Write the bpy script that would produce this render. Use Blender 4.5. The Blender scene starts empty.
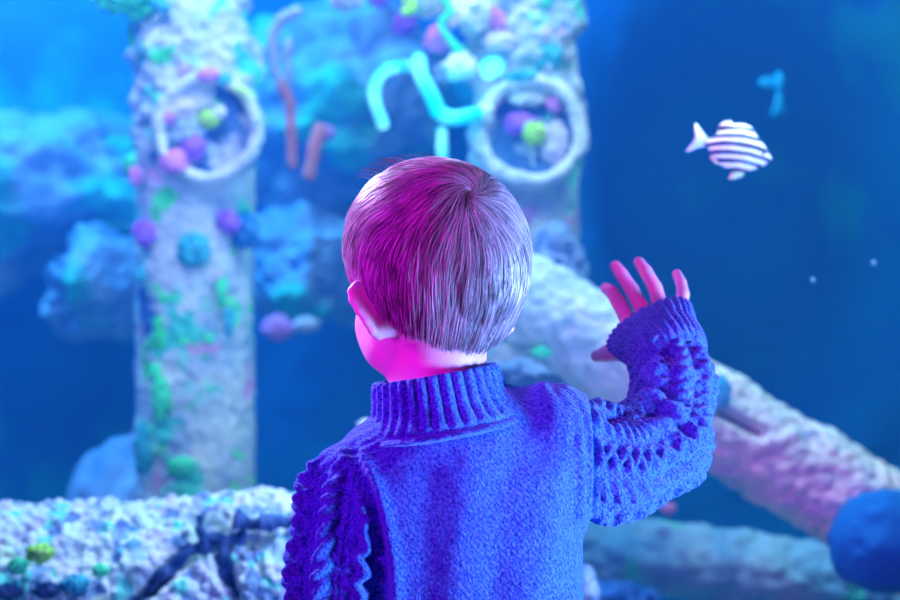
import bpy, math, random
import numpy as np
from mathutils import Vector, Matrix
random.seed(4); rng = np.random.default_rng(7)
sc = bpy.context.scene
COL = sc.collection
PI = math.pi
FPX = 1250.0; CAMZ = 0.95

def P(px, py, Y):
    return np.array([(px-450.0)/FPX*Y, Y, CAMZ-(py-300.0)/FPX*Y])

# ------------------------------------------------------------------ noise
def _h(ix, iy, iz, s):
    n = (ix*73856093) ^ (iy*19349663) ^ (iz*83492791) ^ (s*2654435761 & 0x7fffffff)
    n = (n ^ (n >> 13)) & 0x7fffffff
    n = (n*(n*n*15731 % 2147483647 + 789221) + 1376312589) & 0x7fffffff
    n = (n ^ (n >> 11)) * 668265263 & 0x7fffffff
    return (n & 0xffffff)/float(0xffffff)
def vnoise(p, seed=0):
    q = np.floor(p).astype(np.int64); f = p-q; f = f*f*(3-2*f)
    r = 0
    for dx in (0, 1):
        wx = f[:, 0] if dx else 1-f[:, 0]
        for dy in (0, 1):
            wy = f[:, 1] if dy else 1-f[:, 1]
            for dz in (0, 1):
                wz = f[:, 2] if dz else 1-f[:, 2]
                r = r+wx*wy*wz*_h(q[:, 0]+dx, q[:, 1]+dy, q[:, 2]+dz, seed)
    return r*2-1
def fbm(p, oct=4, seed=0):
    a, s, r = 1.0, 1.0, 0
    for i in range(oct):
        r = r+a*vnoise(p*s+i*17.3, seed+i); a *= .5; s *= 2.03
    return r
def cells(p, seed=0):
    """distance to the nearest jittered cell point"""
    q = np.floor(p).astype(np.int64); best = np.full(len(p), 9.0)
    for dx in (-1, 0, 1):
        for dy in (-1, 0, 1):
            for dz in (-1, 0, 1):
                c = q+np.array([dx, dy, dz])
                j = np.stack([_h(c[:, 0], c[:, 1], c[:, 2], seed+k) for k in (1, 2, 3)], 1)
                d = np.linalg.norm(c+j-p, axis=1); best = np.minimum(best, d)
    return best

# ------------------------------------------------------------------ objects
def mesh_obj(name, V, F, mat=None, parent=None, smooth=True):
    me = bpy.data.meshes.new(name)
    V = np.asarray(V, dtype=np.float32)
    if isinstance(F, np.ndarray):
        k = F.shape[1]; n = len(F)
        me.vertices.add(len(V)); me.vertices.foreach_set('co', V.ravel())
        me.loops.add(n*k); me.loops.foreach_set('vertex_index', F.astype(np.int32).ravel())
        me.polygons.add(n); me.polygons.foreach_set('loop_start', np.arange(0, n*k, k, dtype=np.int32))
        me.update(calc_edges=True); me.validate()
    else:
        me.from_pydata([tuple(map(float, v)) for v in V], [], F); me.update()
    if smooth: me.polygons.foreach_set('use_smooth', [True]*len(me.polygons))
    o = bpy.data.objects.new(name, me); COL.objects.link(o)
    if mat: me.materials.append(mat)
    if parent is not None:
        o.parent = parent
        o.matrix_parent_inverse = Matrix.Translation(-world_loc(parent))
    return o
def world_loc(o):
    l = o.location.copy(); 
    return l if o.parent is None else Vector(l)+Vector(world_loc(o.parent))*0
def place(o, loc):
    """move a parentless mesh's origin to loc keeping its shape where it is"""
    loc = Vector([float(a) for a in loc]); o.data.transform(Matrix.Translation(-loc)); o.location = loc
    return o
def thing(name, label, cat, loc, group=None):
    o = bpy.data.objects.new(name, None); COL.objects.link(o); o.empty_display_size = .05
    o.location = Vector([float(a) for a in loc]); tag(o, label, cat, group); return o
def tag(o, label, cat, group=None, kind=None):
    o['label'] = label; o['category'] = cat
    if group: o['group'] = group
    if kind: o['kind'] = kind
    return o
def structure(o):
    o['kind'] = 'structure'; return o
def tube(pts, radii, nseg=16, sub=6, caps=True, noise=0, seed=0, nscale=40):
    """smooth tube through the points, round ends"""
    pts = np.array(pts, float); radii = np.array(radii, float)
    n = len(pts); out = []; rr = []
    for i in range(n-1):
        p0 = pts[max(i-1, 0)]; p1 = pts[i]; p2 = pts[i+1]; p3 = pts[min(i+2, n-1)]
        for k in range(sub):
            t = k/sub
            out.append(.5*((2*p1)+(-p0+p2)*t+(2*p0-5*p1+4*p2-p3)*t*t+(-p0+3*p1-3*p2+p3)*t**3))
            rr.append(radii[i]*(1-t)+radii[i+1]*t)
    out.append(pts[-1]); rr.append(radii[-1])
    C = np.array(out); R = np.array(rr)
    T = np.gradient(C, axis=0); T /= np.linalg.norm(T, axis=1)[:, None]
    if caps:
        a = np.array([.0, .3, .6, .85, .97])
        h = np.sqrt(1-a[::-1]**2)
        C0 = [C[0]-T[0]*R[0]*x for x in np.sqrt(np.maximum(0, 1-np.array([0.02, .5, .8, .95])**2))]
        R0 = [R[0]*x for x in (.02, .5, .8, .95)]
        C1 = [C[-1]+T[-1]*R[-1]*x for x in np.sqrt(np.maximum(0, 1-np.array([.95, .8, .5, .02])**2))]
        R1 = [R[-1]*x for x in (.95, .8, .5, .02)]
        T = np.concatenate([[T[0]]*4, T, [T[-1]]*4]); C = np.concatenate([C0, C, C1]); R = np.concatenate([R0, R, R1])
    up = np.array([0, 0, 1.0]) if abs(T[0][2]) < .9 else np.array([0, 1.0, 0])
    N = np.cross(T[0], up); N /= np.linalg.norm(N)
    V = []
    ang = np.arange(nseg)*2*PI/nseg
    for i in range(len(C)):
        N = N-T[i]*np.dot(N, T[i]); N /= np.linalg.norm(N); B = np.cross(T[i], N)
        V.append(C[i]+R[i]*(np.cos(ang)[:, None]*N+np.sin(ang)[:, None]*B))
    m = len(C); V = np.concatenate(V)
    if noise:
        cc = np.repeat(C, nseg, axis=0); d = V-cc; dn = np.linalg.norm(d, axis=1)[:, None]+1e-9
        V = V+d/dn*(noise*fbm(V*nscale, 3, seed))[:, None]
    i, j = np.meshgrid(np.arange(m-1), np.arange(nseg), indexing='ij')
    a = i*nseg+j; b = i*nseg+(j+1) % nseg
    F = np.stack([a, b, b+nseg, a+nseg], -1).reshape(-1, 4)
    return V, F

# ------------------------------------------------------------------ distance fields
def axis(segs):
    out = [segs[0][0]]
    for a, b, s in segs:
        n = max(1, int(round((b-a)/s))); out += list(a+(b-a)*(np.arange(n)+1)/n)
    return np.array(out)
class Field:
    def __init__(s, xs, ys, zs):
        s.x, s.y, s.z = xs, ys, zs; s.d = np.full((len(xs), len(ys), len(zs)), 0.5, np.float32)
    def box(s, lo, hi):
        r = []
        for ax, l, h in zip((s.x, s.y, s.z), lo, hi):
            a = max(0, np.searchsorted(ax, l)-1); b = min(len(ax), np.searchsorted(ax, h)+1); r.append(slice(a, max(b, a+1)))
        X, Y, Z = np.meshgrid(s.x[r[0]], s.y[r[1]], s.z[r[2]], indexing='ij')
        return tuple(r), X, Y, Z
    def add(s, fn, lo, hi, k=0.01, sub=False):
        lo = np.array(lo)-k-.012; hi = np.array(hi)+k+.012
        r, X, Y, Z = s.box(lo, hi)
        e = fn(X, Y, Z); d = s.d[r]
        if sub:
            h = np.clip(.5-.5*(d+e)/k, 0, 1); s.d[r] = d*(1-h)-e*h+k*h*(1-h)
        else:
            h = np.clip(.5+.5*(e-d)/k, 0, 1); s.d[r] = e*(1-h)+d*h-k*h*(1-h)
    def cone(s, a, b, ra, rb, k=.01, sub=False):
        a = np.array(a, float); b = np.array(b, float); ab = b-a; L = np.dot(ab, ab)+1e-12
        def fn(X, Y, Z):
            t = np.clip(((X-a[0])*ab[0]+(Y-a[1])*ab[1]+(Z-a[2])*ab[2])/L, 0, 1)
            return np.sqrt((X-a[0]-t*ab[0])**2+(Y-a[1]-t*ab[1])**2+(Z-a[2]-t*ab[2])**2)-(ra+(rb-ra)*t)
        r = max(ra, rb); s.add(fn, np.minimum(a, b)-r, np.maximum(a, b)+r, k, sub)
    def ell(s, c, r, R=np.eye(3), k=.01, sub=False):
        """ellipsoid with semi-axes r, R columns = its axes in world"""
        c = np.array(c, float); r = np.array(r, float); m = r.max()
        def fn(X, Y, Z):
            dx, dy, dz = X-c[0], Y-c[1], Z-c[2]
            q = [(dx*R[0, i]+dy*R[1, i]+dz*R[2, i]) for i in range(3)]
            k0 = np.sqrt(sum((q[i]/r[i])**2 for i in range(3))); k1 = np.sqrt(sum((q[i]/r[i]**2)**2 for i in range(3)))+1e-9
            return k0*(k0-1)/k1
        s.add(fn, c-m, c+m, k, sub)
    def loft(s, rows, k=.01, p=2.3):
        """rows of z, cx, cy, rx, ry bottom to top"""
        rows = np.array(sorted(rows)); z0, z1 = rows[0, 0], rows[-1, 0]
        def fn(X, Y, Z):
            zz = np.clip(Z[0, 0], z0, z1); I = [np.interp(zz, rows[:, 0], rows[:, i]) for i in range(1, 5)]
            q = (np.abs((X-I[0])/I[2])**p+np.abs((Y-I[1])/I[3])**p)**(1/p)
            d = (q-1)*np.minimum(I[2], I[3])
            return np.maximum(d, np.maximum(z0-Z, Z-z1))
        s.add(fn, [(rows[:, 1]-rows[:, 3]).min(), (rows[:, 2]-rows[:, 4]).min(), z0], [(rows[:, 1]+rows[:, 3]).max(), (rows[:, 2]+rows[:, 4]).max(), z1], k)
    def mesh(s, smooth=2):
        d = s.d; ins = d < 0
        nx, ny, nz = d.shape
        c = np.zeros((nx-1, ny-1, nz-1), np.uint8)
        for i in (0, 1):
            for j in (0, 1):
                for k in (0, 1):
                    c += ins[i:nx-1+i, j:ny-1+j, k:nz-1+k]
        act = (c > 0) & (c < 8); I = np.argwhere(act)
        idx = np.full(act.shape, -1, np.int32); idx[act] = np.arange(len(I))
        acc = np.zeros((len(I), 3)); cnt = np.zeros(len(I))
        ax = (s.x, s.y, s.z)
        cor = [(i, j, k) for i in (0, 1) for j in (0, 1) for k in (0, 1)]
        val = {q: d[I[:, 0]+q[0], I[:, 1]+q[1], I[:, 2]+q[2]].astype(float) for q in cor}
        pos = {q: np.stack([ax[t][I[:, t]+q[t]] for t in range(3)], 1) for q in cor}
        for q in cor:
            for t in range(3):
                if q[t] == 0:
                    r = list(q); r[t] = 1; r = tuple(r)
                    a, b = val[q], val[r]; m = (a < 0) != (b < 0)
                    w = np.where(m, a/(a-b+1e-12*(a == b)), 0)[:, None]
                    acc += np.where(m[:, None], pos[q]*(1-w)+pos[r]*w, 0); cnt += m
        V = acc/cnt[:, None]
        F = []
        for t in range(3):
            sl0 = [slice(None)]*3; sl1 = [slice(None)]*3; sl0[t] = slice(0, -1); sl1[t] = slice(1, None)
            a, b = ins[tuple(sl0)], ins[tuple(sl1)]
            E = np.argwhere(a != b); flip = a[E[:, 0], E[:, 1], E[:, 2]]
            u, v = (t+1) % 3, (t+2) % 3
            ok = (E[:, u] > 0) & (E[:, v] > 0) & (E[:, u] < d.shape[u]-1) & (E[:, v] < d.shape[v]-1)
            E, flip = E[ok], flip[ok]
            def g(du, dv):
                e = E.copy(); e[:, u] -= du; e[:, v] -= dv; return idx[e[:, 0], e[:, 1], e[:, 2]]
            Q = np.stack([g(1, 1), g(0, 1), g(0, 0), g(1, 0)], 1)
            Q[~flip] = Q[~flip][:, ::-1]; F.append(Q)
        F = np.concatenate(F); F = F[(F >= 0).all(1)]
        for _ in range(smooth): V = relax(V, F, .5)
        return V, F
def relax(V, F, w):
    S = np.zeros_like(V); n = np.zeros(len(V))
    for a, b in ((0, 1), (1, 2), (2, 3), (3, 0)):
        for t in range(3):
            S[:, t] += np.bincount(F[:, a], V[F[:, b], t], len(V))+np.bincount(F[:, b], V[F[:, a], t], len(V))
        n += np.bincount(F[:, a], minlength=len(V))+np.bincount(F[:, b], minlength=len(V))
    return V*(1-w)+w*S/np.maximum(n, 1)[:, None]
def normals(V, F):
    n = np.cross(V[F[:, 2]]-V[F[:, 0]], V[F[:, 3]]-V[F[:, 1]]); N = np.zeros_like(V)
    for c in range(4):
        for t in range(3): N[:, t] += np.bincount(F[:, c], n[:, t], len(V))
    return N/(np.linalg.norm(N, axis=1)[:, None]+1e-12)

# ------------------------------------------------------------------ materials
def newmat(name):
    m = bpy.data.materials.new(name); m.use_nodes = True
    return m, m.node_tree.nodes, m.node_tree.links, m.node_tree.nodes['Principled BSDF']
def plain(name, col, rough=.6, bump=0, bscale=60, spec=.3, sss=0):
    m, N, L, b = newmat(name)
    b.inputs['Base Color'].default_value = (*col, 1); b.inputs['Roughness'].default_value = rough
    b.inputs['Specular IOR Level'].default_value = spec
    if sss:
        b.inputs['Subsurface Weight'].default_value = sss; b.inputs['Subsurface Radius'].default_value = (1, .35, .2); b.inputs['Subsurface Scale'].default_value = .006
    if bump:
        t = N.new('ShaderNodeTexCoord'); n = N.new('ShaderNodeTexNoise'); n.inputs['Scale'].default_value = bscale; n.inputs['Detail'].default_value = 6
        L.new(t.outputs['Object'], n.inputs['Vector'])
        q = N.new('ShaderNodeBump'); q.inputs['Strength'].default_value = bump; q.inputs['Distance'].default_value = .01
        L.new(n.outputs['Fac'], q.inputs['Height']); L.new(q.outputs['Normal'], b.inputs['Normal'])
    return m
def crusty(name, base, patches, scale=6, bump=.6, bscale=40, fine=None):
    """base: two colours mixed by noise; patches: (colour, scale, threshold, seed)"""
    m, N, L, b = newmat(name); b.inputs['Roughness'].default_value = .85; b.inputs['Specular IOR Level'].default_value = .15
    t = N.new('ShaderNodeTexCoord')
    n = N.new('ShaderNodeTexNoise'); n.inputs['Scale'].default_value = scale; n.inputs['Detail'].default_value = 6; n.inputs['Roughness'].default_value = .65
    L.new(t.outputs['Object'], n.inputs['Vector'])
    r = N.new('ShaderNodeValToRGB'); r.color_ramp.elements[0].position = .38; r.color_ramp.elements[1].position = .62
    r.color_ramp.elements[0].color = (*base[0], 1); r.color_ramp.elements[1].color = (*base[1], 1)
    L.new(n.outputs['Fac'], r.inputs['Fac']); cur = r.outputs['Color']
    for c, s, th, sd in patches:
        mp = N.new('ShaderNodeMapping'); mp.inputs['Location'].default_value = (sd*3.7, sd*1.9, sd*5.3); L.new(t.outputs['Object'], mp.inputs['Vector'])
        q = N.new('ShaderNodeTexNoise'); q.inputs['Scale'].default_value = s; q.inputs['Detail'].default_value = 4; L.new(mp.outputs['Vector'], q.inputs['Vector'])
        mr = N.new('ShaderNodeMapRange'); mr.inputs['From Min'].default_value = th; mr.inputs['From Max'].default_value = th+.07
        L.new(q.outputs['Fac'], mr.inputs['Value'])
        mx = N.new('ShaderNodeMix'); mx.data_type = 'RGBA'; L.new(mr.outputs['Result'], mx.inputs[0]); L.new(cur, mx.inputs[6]); mx.inputs[7].default_value = (*c, 1)
        cur = mx.outputs[2]
    if fine:
        v = N.new('ShaderNodeTexVoronoi'); v.inputs['Scale'].default_value = fine[0]; L.new(t.outputs['Object'], v.inputs['Vector'])
        rr = N.new('ShaderNodeValToRGB'); rr.color_ramp.interpolation = 'CONSTANT'
        cs = fine[1]; 
        sp = N.new('ShaderNodeSeparateColor'); L.new(v.outputs['Color'], sp.inputs['Color']); L.new(sp.outputs[0], rr.inputs['Fac'])
        while len(rr.color_ramp.elements) < len(cs): rr.color_ramp.elements.new(.5)
        for i, c in enumerate(cs):
            rr.color_ramp.elements[i].position = i/len(cs); rr.color_ramp.elements[i].color = (*c, 1)
        mx = N.new('ShaderNodeMix'); mx.data_type = 'RGBA'; mx.inputs[0].default_value = fine[2]; L.new(cur, mx.inputs[6]); L.new(rr.outputs['Color'], mx.inputs[7]); cur = mx.outputs[2]
    L.new(cur, b.inputs['Base Color'])
    if bump:
        w = N.new('ShaderNodeTexNoise'); w.inputs['Scale'].default_value = bscale; w.inputs['Detail'].default_value = 5; L.new(t.outputs['Object'], w.inputs['Vector'])
        q = N.new('ShaderNodeBump'); q.inputs['Strength'].default_value = bump; q.inputs['Distance'].default_value = .02
        L.new(w.outputs['Fac'], q.inputs['Height']); L.new(q.outputs['Normal'], b.inputs['Normal'])
    return m
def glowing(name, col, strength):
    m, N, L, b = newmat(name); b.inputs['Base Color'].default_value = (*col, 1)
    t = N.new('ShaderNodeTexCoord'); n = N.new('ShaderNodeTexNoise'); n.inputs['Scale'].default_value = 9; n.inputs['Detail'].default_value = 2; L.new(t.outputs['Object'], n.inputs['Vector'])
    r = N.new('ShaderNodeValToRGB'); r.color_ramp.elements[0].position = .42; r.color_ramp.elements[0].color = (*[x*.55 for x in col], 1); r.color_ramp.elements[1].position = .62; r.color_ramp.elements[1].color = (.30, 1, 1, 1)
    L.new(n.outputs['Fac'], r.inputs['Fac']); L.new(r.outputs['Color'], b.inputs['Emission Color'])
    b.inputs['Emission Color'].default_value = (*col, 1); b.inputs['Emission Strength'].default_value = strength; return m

M = {}
M['skin'] = plain('skin', (.68, .38, .52), .5, .06, 500, .35, .2)
M['eye'] = plain('eye_white', (.85, .85, .85), .2)
M['iris'] = plain('iris', (.05, .09, .16), .2)
M['trousers'] = plain('dark_denim', (.02, .03, .08), .9, .3, 300)
M['shoe'] = plain('shoe_leather', (.05, .05, .07), .5)
M['sole'] = plain('rubber', (.5, .5, .5), .8)
# knitted wool: rows of small stitches
def wool():
    m, N, L, b = newmat('blue_wool')
    b.inputs['Roughness'].default_value = .95; b.inputs['Specular IOR Level'].default_value = .1
    b.inputs['Sheen Weight'].default_value = .35; b.inputs['Sheen Roughness'].default_value = .5; b.inputs['Sheen Tint'].default_value = (.5, .6, 1, 1)
    t = N.new('ShaderNodeTexCoord')
    n = N.new('ShaderNodeTexNoise'); n.inputs['Scale'].default_value = 420; n.inputs['Detail'].default_value = 3; L.new(t.outputs['Object'], n.inputs['Vector'])
    r = N.new('ShaderNodeValToRGB'); e = r.color_ramp.elements
    e[0].position = .32; e[0].color = (.008, .042, .36, 1); e[1].position = .72; e[1].color = (.09, .24, .72, 1)
    L.new(n.outputs['Fac'], r.inputs['Fac']); 
    v = N.new('ShaderNodeTexVoronoi'); v.inputs['Scale'].default_value = 55; L.new(t.outputs['Object'], v.inputs['Vector'])
    mr = N.new('ShaderNodeMapRange'); mr.inputs['From Min'].default_value = .075; mr.inputs['From Max'].default_value = .05; L.new(v.outputs['Distance'], mr.inputs['Value'])
    sp = N.new('ShaderNodeSeparateColor'); L.new(v.outputs['Color'], sp.inputs['Color'])
    gt = N.new('ShaderNodeMath'); gt.operation = 'GREATER_THAN'; gt.inputs[1].default_value = .8; L.new(sp.outputs[0], gt.inputs[0])
    mu = N.new('ShaderNodeMath'); mu.operation = 'MULTIPLY'; L.new(gt.outputs[0], mu.inputs[0]); L.new(mr.outputs['Result'], mu.inputs[1])
    mx = N.new('ShaderNodeMix'); mx.data_type = 'RGBA'; L.new(mu.outputs[0], mx.inputs[0]); L.new(r.outputs['Color'], mx.inputs[6]); mx.inputs[7].default_value = (.01, .01, .12, 1)
    L.new(mx.outputs[2], b.inputs['Base Color'])
    w = N.new('ShaderNodeTexWave'); w.bands_direction = 'DIAGONAL'; w.inputs['Scale'].default_value = 95; w.inputs['Distortion'].default_value = 6; w.inputs['Detail'].default_value = 3; w.inputs['Detail Scale'].default_value = 2.5
    L.new(t.outputs['Object'], w.inputs['Vector'])
    ad = N.new('ShaderNodeMath'); ad.operation = 'ADD'; L.new(n.outputs['Fac'], ad.inputs[0])
    m2 = N.new('ShaderNodeMath'); m2.operation = 'MULTIPLY'; m2.inputs[1].default_value = .35; L.new(w.outputs['Fac'], m2.inputs[0]); L.new(m2.outputs[0], ad.inputs[1])
    q = N.new('ShaderNodeBump'); q.inputs['Strength'].default_value = .9; q.inputs['Distance'].default_value = .002
    L.new(ad.outputs[0], q.inputs['Height']); L.new(q.outputs['Normal'], b.inputs['Normal'])
    return m
M['wool'] = wool()
def hairmat():
    m, N, L, b = newmat('fair_hair')
    b.inputs['Roughness'].default_value = .38; b.inputs['Specular IOR Level'].default_value = .7
    b.inputs['Anisotropic'].default_value = .5
    n = N.new('ShaderNodeAttribute'); n.attribute_name = 'tone'
    r = N.new('ShaderNodeValToRGB'); e = r.color_ramp.elements; e[0].position = .15; e[0].color = (.03, .025, .04, 1); e[1].position = 1; e[1].color = (.52, .44, .56, 1)
    L.new(n.outputs['Fac'], r.inputs['Fac']); L.new(r.outputs['Color'], b.inputs['Base Color']); return m
M['hair'] = hairmat()

# ================================================================== THE BOY
YB = 1.125
yaw = math.radians(30)
HR = np.array([[math.cos(yaw), -math.sin(yaw), 0], [math.sin(yaw), math.cos(yaw), 0], [0, 0, 1.0]])
HC = np.array([-.0165, YB, .9775])
def H(x, y, z): return HC+HR@np.array([x, y, z])

person = thing('person', 'small child seen from behind in a blue cable-knit turtleneck, one hand raised to the glass', 'person', (0.0, YB, 0))

SH_R = P(558, 441, 1.130); EL_R = P(662, 441, 1.175); WR_R = P(669, 356, 1.235); CU_R = P(650, 328, 1.275)
SH_L = P(350, 501, 1.115); EL_L = np.array([-.105, 1.085, .615]); WR_L = np.array([-.112, 1.125, .490])
HIPX = .012

f = Field(axis([(-.17, .27, .0019)]), axis([(.98, 1.37, .0019)]), axis([(.015, .48, .008), (.48, .84, .005), (.84, 1.10, .0018)]))
# torso, hips, legs
f.loft([(.44, HIPX, YB, .085, .06), (.52, HIPX, YB, .09, .065), (.60, .013, YB, .082, .06), (.68, .01, YB, .09, .062), (.76, .004, YB, .10, .062), (.82, -.002, YB, .07, .05), (.85, -.006, YB, .045, .04)], .02)
for sx in (-1, 1):
    hx = HIPX+sx*.045
    f.cone((hx, YB, .48), (hx, YB+.005, .27), .052, .038, .02)
    f.cone((hx, YB+.005, .27), (hx, YB-.005, .06), .036, .025, .015)
    f.cone((hx, YB-.01, .035), (hx+sx*.01, YB+.09, .03), .024, .018, .015)
f.cone((.0, YB, .79), SH_R+[-.012, 0, -.01], .04, .030, .02); f.cone((-.01, YB, .79), SH_L+[.012, 0, .0], .04, .030, .02)
f.cone(SH_R, EL_R, .030, .026, .015); f.cone(EL_R, WR_R, .026, .02, .012)
f.cone(SH_L, EL_L, .030, .026, .015); f.cone(EL_L, WR_L, .026, .02, .012)
# neck
f.cone((-.012, 1.132, .84), (-.010, 1.118, .93), .045, .043, .02)
# head (local frame: +y is the face)
def he(x, y, z, a, b, c, k=.015, sub=False): f.ell(H(x, y, z), (a, b, c), HR, k, sub)
he(0, -.006, .022, .0735, .088, .072)
he(0, -.025, -.008, .066, .066, .062)
he(0, .020, -.030, .055, .053, .060)
he(0, .028, -.060, .045, .042, .036)
he(0, .062, -.080, .020, .018, .016)
for s in (-1, 1):
    he(s*.028, .050, -.052, .021, .021, .025)
    he(s*.030, .026, -.072, .019, .026, .020)
    he(s*.030, .083, -.012, .014, .009, .009, .008, True)
    f.cone(H(s*.014, .082, .004), H(s*.044, .068, .004), .006, .005, .012)
f.cone(H(0, .082, -.012), H(0, .094, -.036), .005, .008, .008)
for s in (-1, 1): f.cone(H(s*.006, .088, -.039), H(s*.008, .086, -.039), .006, .005, .005)
f.cone(H(-.014, .078, -.057), H(.014, .078, -.057), .0045, .0045, .006); f.cone(H(-.012, .077, -.064), H(.012, .077, -.064), .0055, .0055, .005)
# ears: helix rim, bowl behind it and lobe
def ear(s):
    hel = [(.063+(a-.063)*.35, b, c) for a, b, c in [(.060, .016, -.004), (.074, .010, .004), (.086, -.002, .006), (.0935, -.016, -.002), (.094, -.022, -.016), (.089, -.020, -.030), (.082, -.012, -.042), (.076, -.002, -.050), (.069, .008, -.048)]]
    pts = [H(s*a, b-.004, c-.012) for a, b, c in hel]
    for i in range(len(pts)-1): f.cone(pts[i], pts[i+1], .0034, .0034, .003)
    base = [H(s*.064, .006-.004, c-.012) for c in (-.006, -.008, -.012, -.018, -.024, -.030, -.038, -.044, -.046)]
    for i in range(1, len(pts)):
        f.cone(base[i], pts[i]*.85+base[i]*.15, .0045, .0022, .004)
        m = (pts[i]+pts[i-1])/2; bm = (base[i]+base[i-1])/2; f.cone(bm, m*.85+bm*.15, .0045, .0022, .004)
    f.cone(H(s*.074, -.004, -.058), H(s*.078, -.010, -.054), .0045, .004, .004)
ear(1)
hel = [(379, 292, 1.090), (367, 285, 1.080), (356, 285, 1.074), (351, 291, 1.070), (353, 301, 1.068), (359, 311, 1.066), (366, 321, 1.066), (372, 331, 1.069), (378, 336, 1.076), (384, 331, 1.084)]
bas = [(384, 293, 1.096), (386, 296, 1.094), (388, 299, 1.092), (390, 303, 1.090), (392, 308, 1.089), (394, 313, 1.088), (395, 318, 1.088), (394, 323, 1.089), (391, 328, 1.090), (388, 330, 1.092)]
hp = [P(*q) for q in hel]; bp = [P(q[0]+6, q[1], q[2]-.004) for q in bas]
for i in range(len(hp)-1): f.cone(hp[i], hp[i+1], .0031, .0031, .003)
for i in range(len(hp)):
    f.cone(bp[i]+[0, .006, 0], hp[i]*.9+bp[i]*.1, .0060, .0022, .005)
    if i: m = (hp[i]+hp[i-1])/2; bm = (bp[i]+bp[i-1])/2; f.cone(bm+[0, .006, 0], m*.9+bm*.1, .0060, .0022, .005)
# right hand: palm inside the cuff, five fingers spread on the glass
f.cone(WR_R, P(655, 338, 1.272), .019, .017, .01)
KN = [P(629, 323, 1.292), P(645, 314, 1.295), P(662, 309, 1.293), P(680, 310, 1.288)]
for kx in KN: f.cone(P(652, 345, 1.268), kx, .013, .0085, .010)
FI = [[KN[0], P(619, 303, 1.303), P(612, 292, 1.312), P(606, 288, 1.322)],
      [KN[1], P(632, 290, 1.306), P(622, 275, 1.315), P(615.5, 266, 1.323)],
      [KN[2], P(655, 288, 1.306), P(646, 272, 1.315), P(639, 262, 1.323)],
      [KN[3], P(683, 294, 1.302), P(681, 283, 1.312), P(677, 274, 1.322)]]
FR = [(.0082, .0077, .0070, .0062), (.0082, .0077, .0070, .0062), (.0082, .0077, .0070, .0060), (.0074, .0066, .0060, .0054)]
for q, rr in zip(FI, FR):
    for i in range(3): f.cone(q[i], q[i+1], rr[i], rr[i+1], .002)
TH = [P(648, 352, 1.262), P(628, 352, 1.285), P(609, 353, 1.305), P(597, 356, 1.318)]
for i, (a, b) in enumerate(((.014, .011), (.010, .0085), (.0085, .0068))): f.cone(TH[i], TH[i+1], a, b, .006)
# left hand hanging at the side
g = WR_L
f.cone(g, g+[0, .012, -.02], .018, .018, .01)
f.cone(g+[0, -.006, -.03], g+[0, .030, -.032], .013, .013, .012); f.cone(g+[0, 0, -.045], g+[0, .030, -.045], .012, .012, .01)
for i, (dy, ln) in enumerate(((-.010, .030), (.004, .038), (.018, .040), (.031, .036))):
    a = g+[0, dy, -.05]; b = a+[.004, .006, -ln*.5]; c = b+[.012, .006, -ln*.45]
    f.cone(a, b, .0075, .007, .003); f.cone(b, c, .007, .006, .003)
a = g+[.006, .034, -.030]; f.cone(a, a+[.01, .02, -.02], .009, .008, .006); f.cone(a+[.01, .02, -.02], a+[.012, .022, -.04], .008, .006, .003)
V, F = f.mesh(2)
body = mesh_obj('body', V, F, M['skin'], person)
del f
for s in (-1, 1):
    c = H(s*.030, .0735, -.012)
    V, F = tube([c-HR@np.array([0, .0005, 0]), c+HR@np.array([0, .0005, 0])], [.0105, .0105], 20, 1)
    e = mesh_obj('eye', V, F, M['eye'], person); e.name = 'eye'
    c = H(s*.030, .0835, -.012)
    V, F = tube([c, c+HR@np.array([0, .0004, 0])], [.0042, .0042], 16, 1)
    V2, F2 = V.copy(), F
    i_ = mesh_obj('iris', V2, F2, M['iris'], e)

# ---------------------------------------------------------------- sweater
sw = Field(axis([(-.175, .27, .0015)]), axis([(1.0, 1.31, .0015)]), axis([(.455, .66, .004), (.66, .92, .0015)]))
sw.loft([(.47, HIPX, YB, .104, .085), (.50, HIPX, YB, .110, .090), (.60, .014, YB, .108, .083), (.68, .014, YB, .104, .080), (.75, .010, YB, .108, .078), (.80, .004, YB, .108, .072), (.83, -.001, YB, .082, .061), (.850, -.006, YB+.004, .058, .052), (.862, -.008, YB+.004, .048, .046)], .02, 2.4)
sw.cone(P(440, 445, YB), P(548, 438, 1.13), .043, .047, .03)
sw.cone(P(430, 455, YB), P(356, 497, 1.118), .047, .045, .03)
sw.cone(SH_R, P(610, 463, 1.15), .047, .0475, .012); sw.cone(P(575, 490, YB), P(625, 478, 1.15), .028, .034, .02); sw.cone(P(610, 461, 1.15), EL_R+[0, 0, -.002], .0475, .047, .012)
sw.cone(EL_R, P(674, 387, 1.215), .045, .037, .010); sw.cone(P(676, 385, 1.215), P(665, 350, 1.24), .037, .034, .012)
sw.cone(P(665, 350, 1.24), P(656, 338, 1.256), .034, .030, .01)
sw.cone(SH_L, P(341, 570, 1.10), .045, .0445, .014); sw.cone(P(341, 570, 1.10), EL_L, .0445, .042, .014); sw.cone(EL_L, WR_L+[0, 0, .012], .042, .033, .014)
V, F = sw.mesh(3); del sw
Nn = normals(V, F)
def catmull(pts, step=.002):
    pts = [np.array(p) for p in pts]; out = []
    pts = [2*pts[0]-pts[1]]+pts+[2*pts[-1]-pts[-2]]
    for i in range(1, len(pts)-2):
        n = max(2, int(np.linalg.norm(pts[i+1]-pts[i])/step))
        for k in range(n):
            t = k/n; p0, p1, p2, p3 = pts[i-1:i+3]
            out.append(.5*((2*p1)+(-p0+p2)*t+(2*p0-5*p1+4*p2-p3)*t*t+(-p0+3*p1-3*p2+p3)*t**3))
    return np.array(out)
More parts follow.
